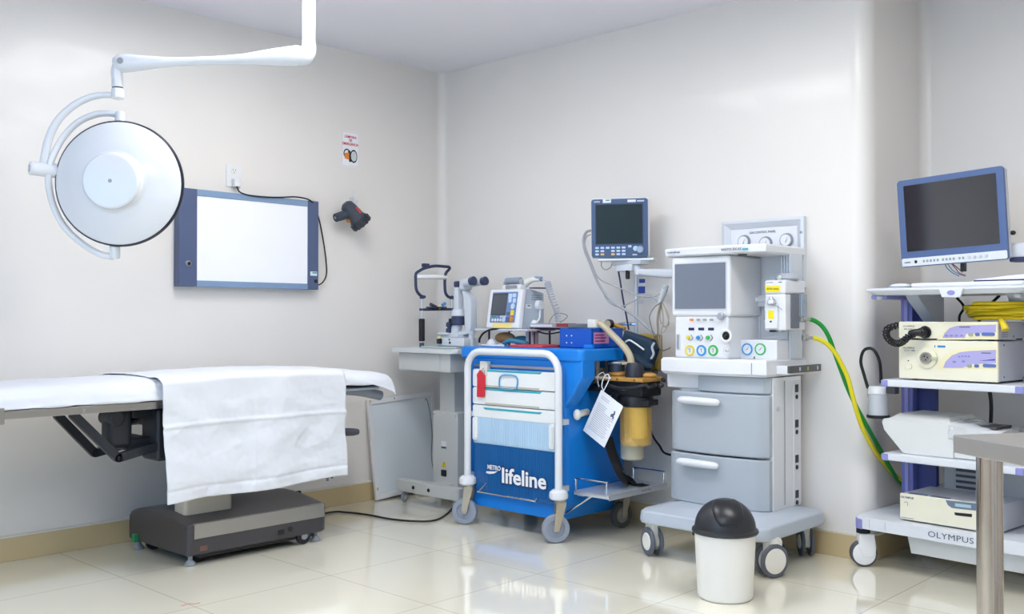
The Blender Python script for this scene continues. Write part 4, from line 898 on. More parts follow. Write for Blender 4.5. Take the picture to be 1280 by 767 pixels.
b.tube([q, q + Vector((-.012, 0, .03)), q + Vector((-.01, .02, .075)), q + Vector((.008, .03, .085)), q + Vector((.02, .02, .06)), q + Vector((.012, 0, .02)), q], .0028, 8, 5); b.tube([q + Vector((-.03, .0, .02)), q + Vector((-.04, .0, .07)), q + Vector((-.015, .01, .095)), q + Vector((.0, .02, .075))], .002, 6); b.out('string', white_m, t2)
# black strap
b = B(); path = [tuple(sp(760, 546, -.42)), tuple(sp(764, 562, -.42)), tuple(sp(770, 578, -.42)), tuple(sp(777, 593, -.42)), tuple(on(785, 602, 2, .266)), tuple(on(796, 604.5, 2, .26)), tuple(on(806, 606, 2, .26))]
b.tube(path,   .042, 10, 6, flat=.07, up=(1, 0, .5)); b.out('webbing_strap', mat('black webbing', '1b1c20', .8), None, label='black webbing strap falling from the suction pump onto the wire tray', category='strap')
# dark cuff bag and ochre pack
t3 = thing('blood_pressure_cuff', 'dark teal blood pressure cuff stuffed behind the suction hose', 'cuff', (1.86, -.27, .9))
cuff = mat('dark teal nylon', '1c3348', .75, bump=.3, bscale=40)
YC = -.27
CFp = [sp(783, 413, YC), sp(817, 424, YC), sp(822, 436, YC), sp(815, 458, YC), sp(800, 454, YC), sp(784, 440, YC), sp(779, 428, YC)]
b = B(); b.prism([(p.x, p.z) for p in CFp], -.03, .03, .018, face((0, YC, 0), (1, 0, 0), (0, 0, 1)), 3); b.out('cuff_body', cuff, t3)
b = B(); b.tube([sp(778, 442, YC - .02), sp(784, 446, YC - .03), sp(795, 449, YC - .035), sp(806, 456, YC - .035), sp(815, 458, YC - .02)], lambda u: .03 * math.sin(math.pi * (.15 + .7 * u)), 12, 5); b.out('cuff_flap', cuff, t3)
b = B(); b.tube([sp(782, 427, YC - .05), sp(787, 425, YC - .055), sp(794, 429, YC - .055), sp(801, 434, YC - .052), sp(805, 437, YC - .05)], .005, 8, 5); b.out('white_edge', white_m, t3)
b = B(); b.tube([sp(818, 428, YC - .04), sp(815, 434, YC - .045), sp(817, 442, YC - .045), sp(814, 448, YC - .04)], .006, 8, 5); b.out('tube_loop', bgrey, t3)
t4 = thing('ribbed_pack', 'ochre ribbed plastic pack behind the dark teal cuff', 'pack', (1.93, -.17, .86))
p, q = sp(800, 417, -.17), sp(825, 462, -.17)
b = B(); b.box(p.x, q.x, -.19, -.14, q.z, p.z, .01)
for k in range(9): x = p.x + .012 + k * (q.x - p.x - .024) / 8; b.cyl((x, -.191, q.z + .01), (x, -.191, p.z - .03), .005, seg=8)
b.out('pack_shell', mat('ochre ribbed plastic', 'b5973f', .4), t4)
b = B(); b.box(q.x - .05, q.x - .02, -.194, -.18, q.z + .02, q.z + .06, .004); b.box(p.x + .02, 1.99, -.18, -.02, q.z - .02, q.z + .0, .003) if False else None; b.out('pack_latch', black, t4)
b = B(); b.box(p.x + .02, q.x - .02, -.16, -.04, q.z - .012, q.z, .003); b.box(p.x + .06, q.x - .06, -.14, -.10, .845, q.z - .01, .003); b.out('pack_bracket', mgrey, t4)
# wall cord behind the jar
b = B(); b.tube([on(806, 500, 1, -.12), on(808, 516, 1, -.1), on(814, 540, 1, -.08), on(824, 556, 1, -.08), on(837, 568, 1, -.1), (2.2, -.12, .44)], .006, 8, 6); b.out('black_cord', black, None, label='black cord looping behind the amber jar towards the anaesthesia machine', category='cord')
# ------------------------------------------------------------------ anaesthesia machine
t = thing('anesthesia_machine', 'white and pale blue wheeled anaesthesia machine with two grey drawers', 'anaesthesia machine', (2.42, -.3, 0))
AW = mat('ivory white enamel', 'dfe1e5', .32, coat=.15); AG = mat('blue grey drawer', 'aab2ba', .38); ABs = mat('pale blue base', 'b4bdc8', .38)
bx0, bx1, by0, by1 = 2.085, 2.785, -.66, -.03
def plan(g=0, c=.07):
    x0, x1, y0, y1 = bx0 + g, bx1 - g, by0 + g, by1 - g
    o = []
    for cx, cy, sx, sy in ((x1 - c, y1 - c, 1, 1), (x0 + c, y1 - c, -1, 1), (x0 + c, y0 + c, -1, -1), (x1 - c, y0 + c, 1, -1)):
        a0 = {(1, 1): 0, (-1, 1): 90, (-1, -1): 180, (1, -1): 270}[(sx, sy)]
        for k in range(7): a_ = R(a0 + 15 * k); o.append((cx + c * math.cos(a_), cy + c * math.sin(a_)))
    return o
b = B(); b.loft([[(x, y, .158) for x, y in plan(.02)], [(x, y, .163) for x, y in plan(.004)], [(x, y, .175) for x, y in plan(0)], [(x, y, .212) for x, y in plan(.004)], [(x, y, .224) for x, y in plan(.016)], [(x, y, .240) for x, y in plan(.09)], [(x, y, .244) for x, y in plan(.12)]]); b.out('base', ABs, t, ang=50)
b = B(); b.prism(rr(.3, .3, .02, 4, 2.42, -.3), .09, .16, .006); b.out('under_tray', dgrey, t)
tg_ = mat('slate tyre', '5b616c', .5); hubm = mat('cream white hub', 'e8e6df', .35)
caster(t, (2.15, -.60), .068, .062, 62, hubm, tg_, hubm, .17, 'twin', .62)
caster(t, (2.765, -.565), .074, .064, -24, hubm, tg_, hubm, .17, 'twin', .76)
caster(t, (2.695, -.10), .068, .058, 40, hubm, tg_, hubm, .17, 'twin', .5)
caster(t, (2.16, -.12), .068, .055, 10, hubm, tg_, hubm, .17, 'twin', .5)
b = B(); b.tube([(2.74, -.52, .16), (2.77, -.49, .14), (2.79, -.48, .1)], .014, 8, 4, flat=.5); b.out('brake_lever', black, t)
# pedestal
b = B(); b.box(2.15, 2.655, -.36, -.055, .235, .87, .012); b.out('cabinet', AW, t)
b = B(); b.box(2.645, 2.663, -.352, -.08, .24, .868, .006); b.box(2.655, 2.667, -.16, -.085, .25, .85, .004); sd = b.out('side_column', mat('warm white side panel', 'dddfe3', .35), t)
for z in (.79, .62, .45, .28):
    b = B(); b.box(2.667, 2.671, -.148, -.118, z, z + .038, .003); b.out('socket', black, sd)
    b = B(); b.cyl((2.667, -.133, z - .022), (2.671, -.133, z - .022), .011, seg=14); b.out('round_socket', black, sd)
b = B(); b.cyl((2.662, -.31, .72), (2.668, -.31, .72), .012, seg=16); b.out('side_lock', chrome, sd)
for k in range(1):
    b = B(); b.box(2.6645, 2.6675, -.25 + k * .03, -.247 + k * .03, .26, .85); b.out('panel_seam', mgrey, sd)
# bowed drawer fronts
def bowed(x0, x1, y0, bow, z0, z1, r=.012, n=18):
    secs = []
    for z, g in ((z0, .006), (z0 + .006, 0), (z1 - .006, 0), (z1, .006)):
        P = []
        for k in range(n + 1):
            u = k / n; x = x0 + g + (x1 - x0 - 2 * g) * u; e = min(1, min(u, 1 - u) / .06)
            P.append((x, y0 - bow * (1 - (2 * u - 1) ** 2) + .02 * (1 - math.sqrt(max(0, 1 - (1 - e) ** 2))) + g, z))
        secs.append(P + [(x1 - g, y0 + .08, z), (x0 + g, y0 + .08, z)])
    return secs
for x0, z0, z1, hz in ((2.117, .493, .787, .748), (2.11, .205 + .038, .484, .445)):
    b = B(); b.loft(bowed(x0, 2.657, -.40, .035, z0, z1)); d = b.out('drawer', AG, t)
    b = B(); hx = x0 + .2
    b.tube([(hx - .105, -.44, hz - .004), (hx - .09, -.452, hz), (hx, -.462, hz), (hx + .09, -.458, hz - .002), (hx + .105, -.445, hz - .006)], lambda u: .024 - .008 * abs(2 * u - 1) ** 3, 14, 5, flat=.8); b.out('drawer_handle', AW, d)
b = B(); b.loft(bowed(2.26, 2.657, -.385, .03, .79, .872)); b.out('top_drawer', AG, t)
b = B(); b.box(2.08, 2.3, -.372, -.2, .80, .8715, .006); b.out('side_box', AW, t)
b = B(); b.cyl((2.062, -.39, .835), (2.08, -.39, .835), .011, seg=14); b.out('side_knob', black, t)
# table top
def tab(g): 
    x0, x1, y0, y1 = 2.082 + g, 2.668 - g, -.425 + g, -.03 - g
    P = [(x1, y1), (x0, y1)]
    n = 14
    c = .03
    for k in range(n + 1):
        u = k / n; P.append((x0 + (x1 - x0) * u, y0 - .03 * (1 - (2 * u - 1) ** 2)))
    return P
b = B(); b.loft([[(x, y, .872) for x, y in tab(.012)], [(x, y, .885) for x, y in tab(0)], [(x, y, .94) for x, y in tab(0)], [(x, y, .952) for x, y in tab(.008)]]); tt = b.out('work_surface', AW, t)
b = B(); b.box(2.10, 2.6, -.452, -.44, .878, .938, .003) if False else b.box(2.597, 2.599, -.4405, -.43, .885, .94); b.out('surface_seam', mgrey, tt)
rl0, rl1 = on(986, 462.5, 0, 2.70), on(1027, 460, 0, 2.70)
b = B(); b.box(2.73, 2.745, -.345, -.03, .892, .926, .002); b.out('accessory_rail', mat('dark rail', '595b5c', .3, metal=.4), t)
b = B(); b.box(2.66, 2.732, -.33, -.29, .885, .925, .004); b.box(2.66, 2.732, -.09, -.05, .89, .92, .003); b.out('rail_bracket', AW, t)
for y, mm in ((-.17, mat('yellow band', 'b7b23c', .5)), (-.25, lgrey), (-.07, lgrey)):
    b = B(); b.box(2.7445, 2.747, y - .006, y + .006, .9, .918); b.out('rail_mark', mm, t)
# console with screen
CO = face((0, -.425, 0), (1, 0, 0), (0, 0, 1))
b = B(); b.box(2.142, 2.475, -.425, -.12, 1.155, 1.452, .016, 3); b.out('display_housing', AW, t)
b = B(); b.box(2.158, 2.462, -.418, -.12, .95, 1.16, .012, 3); b.out('flow_panel', AW, t)
b = B(CO); b.prism(rr(.30, .235, .006, 4, 2.312, 1.305), 0, .003, .001); b.out('screen_frame', lgrey, t)
b = B(CO); b.prism(rr(.288, .222, .004, 3, 2.311, 1.305), .002, .0045, .001); sc_ = b.out('screen', screen_m, t)
for k, (px, mm) in enumerate(((864.5, orange), (873, mgrey), (881, mgrey), (889.5, mgrey))):
    q = on(px, 399.5, 1, -.425); b = B(CO); b.prism(rr(.022, .011, .005, 4, q.x, q.z), 0, .003, .001); b.out('soft_key', mm, t)
q = on(902, 395, 1, -.425); b = B(CO); b.cyl((q.x, q.z, 0), (q.x, q.z, .02), .019, .017, 24, .004); b.out('rotary_knob', mat('silver knob', 'a9afb8', .3, metal=.3), t)
YPn = -.418; CP = face((0, YPn, 0), (1, 0, 0), (0, 0, 1))
def cpn(px, py): q = on(px, py, 1, YPn); return q.x, q.z
cols = [('yellow', mat('yellow ring', 'dfcf3c', .4)), ('blue', mat('blue ring', '2f8fd0', .4)), ('green', mat('green ring', '3bb254', .4))]
for k, (nm, mm) in enumerate(cols):
    x, z = cpn(862.5 + 14.6 * k, 437.8); b = B(CP); b.ring(.0265, .0185, 0, .006, 32, Matrix.Translation((x, z, 0))); rg = b.out('pressure_gauge', mm, t)
    b = B(CP); b.cyl((x, z, 0), (x, z, .003), .0185, seg=24); b.out('gauge_dial', white_m, rg)
    b = B(CP); b.prism([(x - .011, z + .006), (x + .004, z + .012), (x + .002, z - .01), (x - .002, z - .01), (x - .001, z + .004)], .003, .004); b.out('gauge_needle', mgrey, rg)
    x, z = cpn(861 + 12.2 * k, 421.8); b = B(CP); b.cyl((x, z, 0), (x, z, .014), .0105, .009, 18, .003); vk = b.out('valve_knob', mm, t)
    b = B(CP); b.tube([(x + .012, z - .014, .002), (x + .024, z, .002), (x + .014, z + .014, .002)], .0025, 6); b.out('knob_mark', mgrey, vk)
    x, z = cpn(864.3 + 12.3 * k, 411); b = B(CP); b.prism(rr(.032, .013, .002, 2, x, z), 0, .002); b.out('led_display', mat('dark led window', '22264a', .3) if 'dark led window' not in MATS else MATS['dark led window'], t)
x, z = cpn(909, 419.5); x -= .005
b = B(CP); b.lathe([(.02, .0), (.034, 0), (.034, .008), (.026, .01), (.02, .004)], 30, Matrix.Translation((x, z, 0))); po = b.out('outlet_port', AW, t)
b = B(CP); b.cyl((x, z, 0), (x, z, .004), .021, seg=26); b.ball((x, z - .004, .006), .008); b.out('port_bore', black, po)
x, z = cpn(910, 438.5); x -= .004; b = B(CP); b.ring(.022, .020, 0, .002, 28, Matrix.Translation((x, z, 0))); fb = b.out('flush_button', lgrey, t); text('O₂+', 'lettering', ink, fb, CP @ Matrix.Translation((x, z, .001)), height=.011)
x, z = cpn(848, 427); b = B(CP); b.prism(rr(.024, .082, .008, 4, x, z), 0, .004, .001); ft = b.out('flow_tube_frame', lgrey, t); b = B(CP); b.prism(rr(.012, .072, .004, 3, x, z), .003, .006, .001); b.out('flow_tube', mgrey, ft)
# left edge fittings
b = B(); b.box(2.136, 2.143, -.40, -.2, 1.18, 1.44, .002); b.out('side_strip', mat('teal edge strip', '8fb6bd', .4), t)
# back panel, posts and top shelf
b = B(); b.box(2.46, 2.62, -.12, -.07, .95, 1.46, .004); b.box(2.2, 2.47, -.13, -.07, .95, 1.46, .004); b.out('back_panel', AW, t)
b = B()
for k in range(4): b.box(2.615 + k * .0135, 2.6255 + k * .0135, -.19, -.085, .95, 1.46, .002)
b.box(2.61, 2.668, -.18, -.07, .95, 1.46, .002); b.out('extrusion_post', alu, t)
def shelf(g):
    x0, x1, y0, y1 = 2.105 + g, 2.668 - g, -.425 + g, -.035 - g; P = [(x1, y1), (x0, y1)]
    for k in range(15): u = k / 14; P.append((x0 + (x1 - x0) * u, y0 - .03 * (1 - (2 * u - 1) ** 2)))
    return P
b = B(); b.loft([[(x, y, 1.452) for x, y in shelf(.014)], [(x, y, 1.46) for x, y in shelf(.003)], [(x, y, 1.487) for x, y in shelf(0)], [(x, y, 1.495) for x, y in shelf(.006)]]); ts = b.out('top_shelf', AW, t)
text('mindray', 'maker_lettering', slate, ts, fxz(ID, 2.17, -.4415, 1.474), width=.075, height=.012, bold=.03)
text('WATO EX-65', 'model_lettering', gray_txt, ts, fxz(ID, 2.50, -.4545, 1.474), width=.11, height=.011, bold=.02)
b = B(); b.box(2.555, 2.585, -.447, -.443, 1.468, 1.476); b.out('sticker', teal, ts)
b = B(); b.cyl((2.53, -.4, 1.4535), (2.53, -.4, 1.446), .022, seg=18); b.out('shelf_lamp', dgrey, ts)
# gauge box on the work surface
YG = -.30; CG = face((0, YG, 0), (1, 0, 0), (0, 0, 1))
b = B(); b.box(2.42, 2.655, YG, -.12, .95, 1.045, .008); b.out('gauge_box', AW, t)
for px, mm in ((934.2, MATS['blue ring']), (950.6, MATS['green ring'])):
    q = on(px, 436.2, 1, YG); b = B(CG); b.ring(.0285, .0225, 0, .005, 32, Matrix.Translation((q.x, q.z, 0))); rg = b.out('pressure_gauge', mm, t)
    b = B(CG); b.cyl((q.x, q.z, 0), (q.x, q.z, .003), .0225, seg=26); b.out('gauge_dial', white_m, rg)
    b = B(CG); b.prism([(q.x - .01, q.z - .009), (q.x + .012, q.z + .013), (q.x + .002, q.z - .001)], .003, .004); b.out('gauge_needle', gray_txt, rg)
b = B(); b.prism([(2.53, 1.045), (2.655, 1.045), (2.655, 1.09), (2.60, 1.07)], -.2, -.1, .004, face((0, -.3, 0), (1, 0, 0), (0, 0, 1))); b.out('gauge_cowl', AW, t)
q = on(943, 447, 1, YG); b = B(CG); b.box(q.x - .003, q.x + .003, q.z - .004, q.z + .006, 0, .001); b.out('switch_mark', ink, t)
# vaporizer rail
b = B(); b.box(2.39, 2.62, -.16, -.125, 1.205, 1.262, .004); b.box(2.39, 2.62, -.18, -.16, 1.23, 1.25, .003); b.cyl((2.47, -.16, 1.222), (2.47, -.164, 1.222), .007, seg=12); br2 = b.out('mounting_rail', AW, t)
b = B(); b.box(2.42, 2.455, -.155, -.13, 1.262, 1.28, .003); b.out('rail_stop', dgrey, t)
# ---- vaporizer
v = thing('vaporizer', 'white anaesthetic vaporizer with yellow labels hooked on the anaesthesia machine', 'vaporizer', (2.645, -.26, 1.09))
vx0, vx1, vy0, vy1 = 2.588, 2.70, -.30, -.1
b = B(); b.box(vx0, vx1, vy0, vy1, 1.262, 1.33, .012, 3); b.out('head', AW, v)
b = B(); b.box(vx0 + .002, vx1 - .002, vy0 + .002, vy1, 1.09, 1.262, .008, 3); b.out('tank', AW, v)
b = B(); b.cyl((2.655, -.2, 1.33), (2.655, -.2, 1.362), .058, .052, 36, .008); b.out('dial', mat('grey dial', 'b4b9c2', .4), v)
b = B(); b.cyl((2.648, -.27, 1.338), (2.648, -.258, 1.345), .01, seg=14); b.out('dial_lock', white_m, v)
text('mindray', 'lettering', gray_txt, v, fxz(ID, 2.618, vy0 - .0004, 1.318), width=.034, height=.006, bold=.03)
text('V60', 'lettering', gray_txt, v, fxz(ID, 2.67, vy0 - .0004, 1.318), width=.02, height=.006, bold=.03)
yl = mat('yellow label', 'f0dc1c', .5)
b = B(); b.prism(rr(.078, .028, .003, 3, 2.633, 1.287), 0, .0012, 0, fxz(ID, 0, vy0, 0)); l1 = b.out('label', yl, v, 'yellow label'); text('SEVOFLURANE', 'label_lettering', ink, l1, fxz(ID, 2.633, vy0 - .0014, 1.287), width=.062, height=.008)
b = B(); b.box(vx0 + .008, vx0 + .075, vy0 - .012, vy0 + .01, 1.098, 1.215, .006); b.out('filler_block', AW, v)
b = B(); b.cyl((2.633, vy0 - .012, 1.213), (2.633, vy0 - .012, 1.235), .024, .02, 24, .004); b.cyl((2.633, vy0 - .014, 1.232), (2.63, vy0 - .014, 1.25), .012, .009, 16, .003); b.out('filler_cap', mat('silver cap', 'b9bec6', .3, metal=.3), v)
b = B(); b.tube([(2.635, vy0 - .02, 1.212), (2.66, vy0 - .016, 1.205), (2.675, vy0 - .006, 1.195), (2.685, vy0 - .004, 1.185)], .0014, 5); b.out('cap_chain', mgrey, v)
b = B(); b.prism(rr(.03, .04, .003, 3, 2.63, 1.165), 0, .001, 0, fxz(ID, 0, vy0 - .012, 0)); b.out('small_label', yl, v)
b = B(); b.box(vx0 + .001, vx0 + .006, vy0 - .006, vy0, 1.14, 1.19, .001); b.out('sight_glass', mgrey, v)
b = B(); b.box(2.624, 2.634, vy0 - .0132, vy0 - .012, 1.128, 1.136); b.box(2.615, 2.65, vy0 - .002, vy0 + .02, 1.082, 1.092, .002); b.out('drain_mark', ink, v)
b = B(); b.box(vx1 - .004, vx1 + .004, -.25, -.17, 1.1, 1.262, .003); b.out('side_plate', mat('slate side plate', '6b717d', .4), v)
b = B(); b.box(vx1 - .002, vx1 + .012, -.16, -.105, 1.13, 1.265, .008); b.cyl((vx1 + .012, -.13, 1.23), (vx1 + .016, -.13, 1.23), .01, seg=14); b.out('locking_lever', mat('steel blue grey', '9aa7b4', .35, metal=.3), v)
# ---- gas hoses
def dpt(px, py, d): return dp(px, py, d)
for nm, mm, P, lb in (('gas_hose', hose_g, [(1013, 399, 4.60), (1019, 401, 4.6), (1028, 408, 4.6), (1036, 421, 4.6), (1043, 440, 4.6), (1051, 462, 4.6), (1061, 488, 4.59), (1073, 513, 4.58), (1085, 535, 4.61), (1098, 558, 4.7), (1112, 583, 4.78), (1127, 604, 4.88), (1150, 612, 5.0)], 'green gas hose running from the anaesthesia machine down behind the trolley'),
                      ('gas_hose', hose_y, [(1016, 422, 4.56), (1024, 424, 4.56), (1034, 430, 4.56), (1044, 441, 4.56), (1052, 455, 4.56), (1060, 473, 4.56), (1066, 495, 4.56), (1072, 518, 4.57), (1081, 541, 4.60), (1093, 562, 4.66), (1108, 582, 4.8), (1127, 600, 4.86), (1150, 606, 5.0)], 'yellow gas hose running from the anaesthesia machine down behind the trolley')):
    h = thing(nm, lb, 'hose', dpt(*P[0]), 0)
    b = B(); b.tube([dpt(*p) for p in P], .0105, 12, 6); b.out('hose', mm, h)
    p, q = dpt(*P[0]), dpt(P[0][0] - 13, P[0][1] - .5, P[0][2] - .0); b = B(); b.cyl(p, q, .007, .009, 14); b.cyl(q.lerp(p, .3), q.lerp(p, .55), .014, seg=16); b.cyl(q, q.lerp(p, .25), .016, seg=6); b.out('coupling', mat('nickel coupling', '9fa3a6', .3, metal=.8) if 'nickel coupling' not in MATS else MATS['nickel coupling'], h)
# ---- wall gas panel
g = thing('gas_control_panel', 'white wall panel with three round gauges above and behind the anaesthesia machine', 'gas panel', (2.42, 0, 1.32))
gx0, gx1, gz0, gz1 = 2.195, 2.655, 1.30, 1.652
gm = mat('painted aluminium frame', 'd6dbe2', .3, metal=.2)
for a_, c_ in (((gx0, gz0), (gx1, gz0)), ((gx1, gz0), (gx1, gz1)), ((gx1, gz1), (gx0, gz1)), ((gx0, gz1), (gx0, gz0))):
    a_, c_ = Vector(a_), Vector(c_); d_ = (c_ - a_).normalized(); n_ = Vector((-d_.y, d_.x)); w_ = .042
    def sct(p, s_): return [(p.x, -.0005, p.y), (p.x, -.03, p.y), (p.x + (n_.x + s_ * d_.x) * .014, -.036, p.y + (n_.y + s_ * d_.y) * .014), (p.x + (n_.x + s_ * d_.x) * w_, -.014, p.y + (n_.y + s_ * d_.y) * w_), (p.x + (n_.x + s_ * d_.x) * w_, -.0005, p.y + (n_.y + s_ * d_.y) * w_)]
    b = B(); b.loft([sct(a_, 1), sct(c_, -1)]); b.out('frame_bar', gm, g)
b = B(); b.box(gx0 + .04, gx1 - .04, -.012, -.0005, gz0 + .04, gz1 - .04, .001); gp = b.out('panel_plate', white_m, g)
text('GAS CONTROL PANEL', 'lettering', gray_txt, gp, fxz(ID, 2.42, -.0125, 1.588), width=.15, height=.012, bold=.02)
for px, py in ((930, 302), (957, 304), (983, 300)):
    q = on(px, py, 1, -.02); b = B(); b.cyl((q.x, -.012, q.z), (q.x, -.03, q.z), .036, .034, 30, .004); gg_ = b.out('gauge', mat('nickel gauge rim', '9ea4ab', .3, metal=.6) if 'nickel gauge rim' not in MATS else MATS['nickel gauge rim'], g)
    b = B(); b.cyl((q.x, -.03, q.z), (q.x, -.031, q.z), .028, seg=26); b.out('gauge_dial', white_m, gg_)
    b = B(); b.prism([(-.002, -.012), (.002, -.012), (.012, .016)], 0, .001, 0, fxz(ID, q.x, -.031, q.z)); b.out('gauge_needle', ink, gg_)
b = B(); b.cyl((gx1 - .012, -.031, gz1 - .08), (gx1 - .012, -.036, gz1 - .08), .007, seg=12); b.out('frame_screw', mgrey, g)
# ---- wall stickers
s_ = thing('wall_sticker', 'blue and white sticker on the wall below the patient monitor', 'sticker', (1.65, 0, 1.28))
p, q = on(796, 346, 1, 0), on(807, 367, 1, 0); b = B(); b.box(p.x, q.x, -.0015, -.0003, q.z, p.z); b.out('sticker_sheet', paper, s_)
b = B(); b.box(p.x + .004, q.x - .002, -.0022, -.0015, q.z + .003, q.z + .042); b.box(p.x + .018, q.x - .002, -.0022, -.0015, p.z - .035, p.z - .012); b.out('sticker_print', mat('royal blue print', '3a4fb0', .5), s_)
b = B(); p = on(800, 377, 1, 0); b.box(p.x - .03, p.x + .025, -.0014, 0, p.z - .012, p.z + .01); b.out('tape_remnant', mat('dull tape', 'cfd2d8', .6), None, label='small pale scrap of tape on the wall under the blue sticker', category='tape')
# ------------------------------------------------------------------ patient monitor on the machine's arm
YM = -.25
m_ = thing('patient_monitor', 'dark framed patient monitor on an arm beside the anaesthesia machine', 'patient monitor', (1.69, -.25, 1.45))
MF = Matrix.Translation((1.69, YM, 1.638)) @ Matrix.Rotation(R(29), 4, 'Z') @ Matrix.Rotation(R(3), 4, 'X')
MP = MF @ face((0, 0, 0), (1, 0, 0), (0, 0, 1))
mw, mh = .308, .318
XS = .748
b = B(MF); b.box(-mw / 2 - .004, mw / 2 + .006, .004, .05, -mh / 2 - .004, mh / 2 + .006, .014, 3); b.box(-mw / 2 + .03, mw / 2 - .1, .04, .12, -mh / 2 + .03, mh / 2 - .06, .014, 3); b.out('housing', white_m, m_)
b = B(MP); b.prism(rr(mw, mh, .012, 5), -.006, .006, .003); fa = b.out('front_bezel', mat('slate bezel', '46587a', .35), m_)
b = B(MP); b.prism(rr(.262, .222, .004, 3, -.002, .022), .005, .0075, .001); b.out('screen_frame', navy, m_)
b = B(MP); b.prism(rr(.252, .211, .002, 3, -.002, .022), .0065, .0085, .0005); b.out('screen', screen_d, m_)
text('mindray', 'lettering', white_m, fa, MP @ Matrix.Translation((-.122, .145, .0065)), width=.034, height=.01, bold=.02)
b = B(MP); b.box(-.09, -.045, .138, .158, .006, .0075); st_ = b.out('sticker', white_m, fa); b = B(MP); b.box(-.074, -.052, .149, .155, .0075, .008); b.out('sticker_print', MATS['green print'], st_)
b = B(MP); b.box(.045, .09, .139, .152, .006, .0075); b.out('sticker', white_m, fa)
b = B(MP); b.box(.097, .135, .141, .148, .006, .0068); b.out('model_print', lgrey, fa)
random.seed(5)
for r_ in range(3):
    for c_ in range(6 if r_ == 0 else 6):
        if r_ > 0 and c_ == 2 or (r_ > 0 and c_ > 5): continue
        mm = orange if (r_ == 2 and c_ in (1, 3)) else MATS['pale blue key plastic']
        if r_ == 2 and c_ in (1, 3): mm = MATS['warm key'] if 'warm key' in MATS else mat('warm key', 'e8b873', .4)
        b = B(MP); b.prism(rr(.02, .0105, .003, 3, -.124 + .0292 * c_, -.106 - .0178 * r_), .005, .009, .001); b.out('key', mm, fa)
b = B(MP); b.prism(rr(.018, .012, .003, 3, .056, -.100), .005, .009, .001); b.out('key', MATS['pale blue key plastic'], fa)
b = B(MP); b.cyl((.087, -.112, .005), (.087, -.112, .012), .014, seg=20, bev=.003); b.out('round_key', MATS['pale blue key plastic'], fa)
b = B(MP); b.cyl((.112, -.118, .005), (.112, -.118, .022), .020, .0185, 26, .004); b.out('rotary_knob', mat('pale blue grey knob', '9fb1c8', .35), fa)
b = B(MP); b.box(.07, .095, -.149, -.142, .006, .007); b.out('power_mark', lgrey, fa)
b = B(); b.box(1.545, 1.85, -.235, -.12, 1.461, 1.475, .004, M=Matrix.Translation((1.69, -.2, 0)) @ Matrix.Rotation(R(29), 4, 'Z') @ Matrix.Translation((-1.69, .2, 0))); b.box(1.6, 1.80, -.21, -.13, 1.44, 1.463, .003); b.out('mount_plate', alu, m_)
b = B(); b.box(1.64, 1.75, -.22, -.14, 1.405, 1.442, .006); b.cyl((1.76, -.18, 1.44), (1.76, -.18, 1.38), .02, seg=18, bev=.004); b.out('swivel', lgrey, m_)
b = B(); b.box(1.705, 1.725, -.222, -.2, 1.36, 1.41, .006); b.out('release_lever', black, m_)
b = B(); b.loft([[(1.75, y, z) for y, z in rr(.05, .035, .012, 3, -.17, 1.40)], [(1.95, y, z) for y, z in rr(.06, .05, .016, 3, -.17, 1.385)], [(2.13, y, z) for y, z in rr(.06, .05, .016, 3, -.19, 1.385)], [(2.142, y, z) for y, z in rr(.05, .04, .016, 3, -.19, 1.385)]]); b.out('support_arm', lgrey, m_)
# cables of the monitor
cg = mat('warm grey cable', 'a6a8ac', .5); cbz = mat('beige cable', 'b8ad98', .5)
cb = thing('monitor_cables', 'grey cable loom hanging from the left of the patient monitor', 'cables', (1.5, -.25, 1.55))
def mc(px, py, y=-.2): return on(px, py, 1, y)
b = B(); b.tube([mc(738, 288), mc(733, 290), mc(729.5, 298), mc(731, 312), mc(738, 330), mc(746, 350), mc(755, 365), mc(768, 379), mc(780, 386), mc(795, 396), mc(806, 406), mc(815, 414), mc(819, 420)], .0078, 10, 6); b.out('trunk_cable', cg, cb)
b = B(); b.tube([mc(738, 293), mc(733, 296), mc(731, 306), mc(738, 325), mc(748, 347), mc(765, 356), mc(785, 364), mc(800, 370), mc(815, 371), mc(828, 366)], .004, 8, 6); b.out('thin_cable', cg, cb)
b = B(); b.tube([mc(748, 352), mc(760, 376), mc(775, 383), mc(790, 377), mc(801, 371), mc(812, 369), mc(820, 374), mc(826, 384)], .004, 8, 6); b.out('thin_cable', cg, cb)
b = B(); b.tube([mc(752, 326, -.22), mc(752, 333, -.22), mc(757, 337, -.22), mc(763, 334, -.22), mc(765, 329, -.22)], .003, 6, 6); b.out('short_lead', cg, cb)
b = B(); b.tube([mc(772, 333, -.16), mc(775, 350, -.16), mc(779, 375, -.16), mc(783, 395, -.16), mc(786, 412, -.16)], .005, 8, 6); b.out('dark_cable', mat('indigo cable', '23264f', .4), cb)
ld = thing('ecg_leads', 'bundle of beige leads with a white connector hanging beside the anaesthesia machine', 'leads', (2.02, -.2, 1.0))
b = B(); q0 = mc(831, 362); q1 = mc(825, 379); b.tube([q0, q0.lerp(q1, .4), q1], lambda u: .022 - .004 * u, 12, 3, flat=.7); b.out('connector', white_m, ld)
b = B(); q0 = mc(833, 356); q1 = mc(831, 363); b.cyl(q0, q1, .014, seg=14, bev=.003); b.out('grip', bgrey, ld)
random.seed(8)
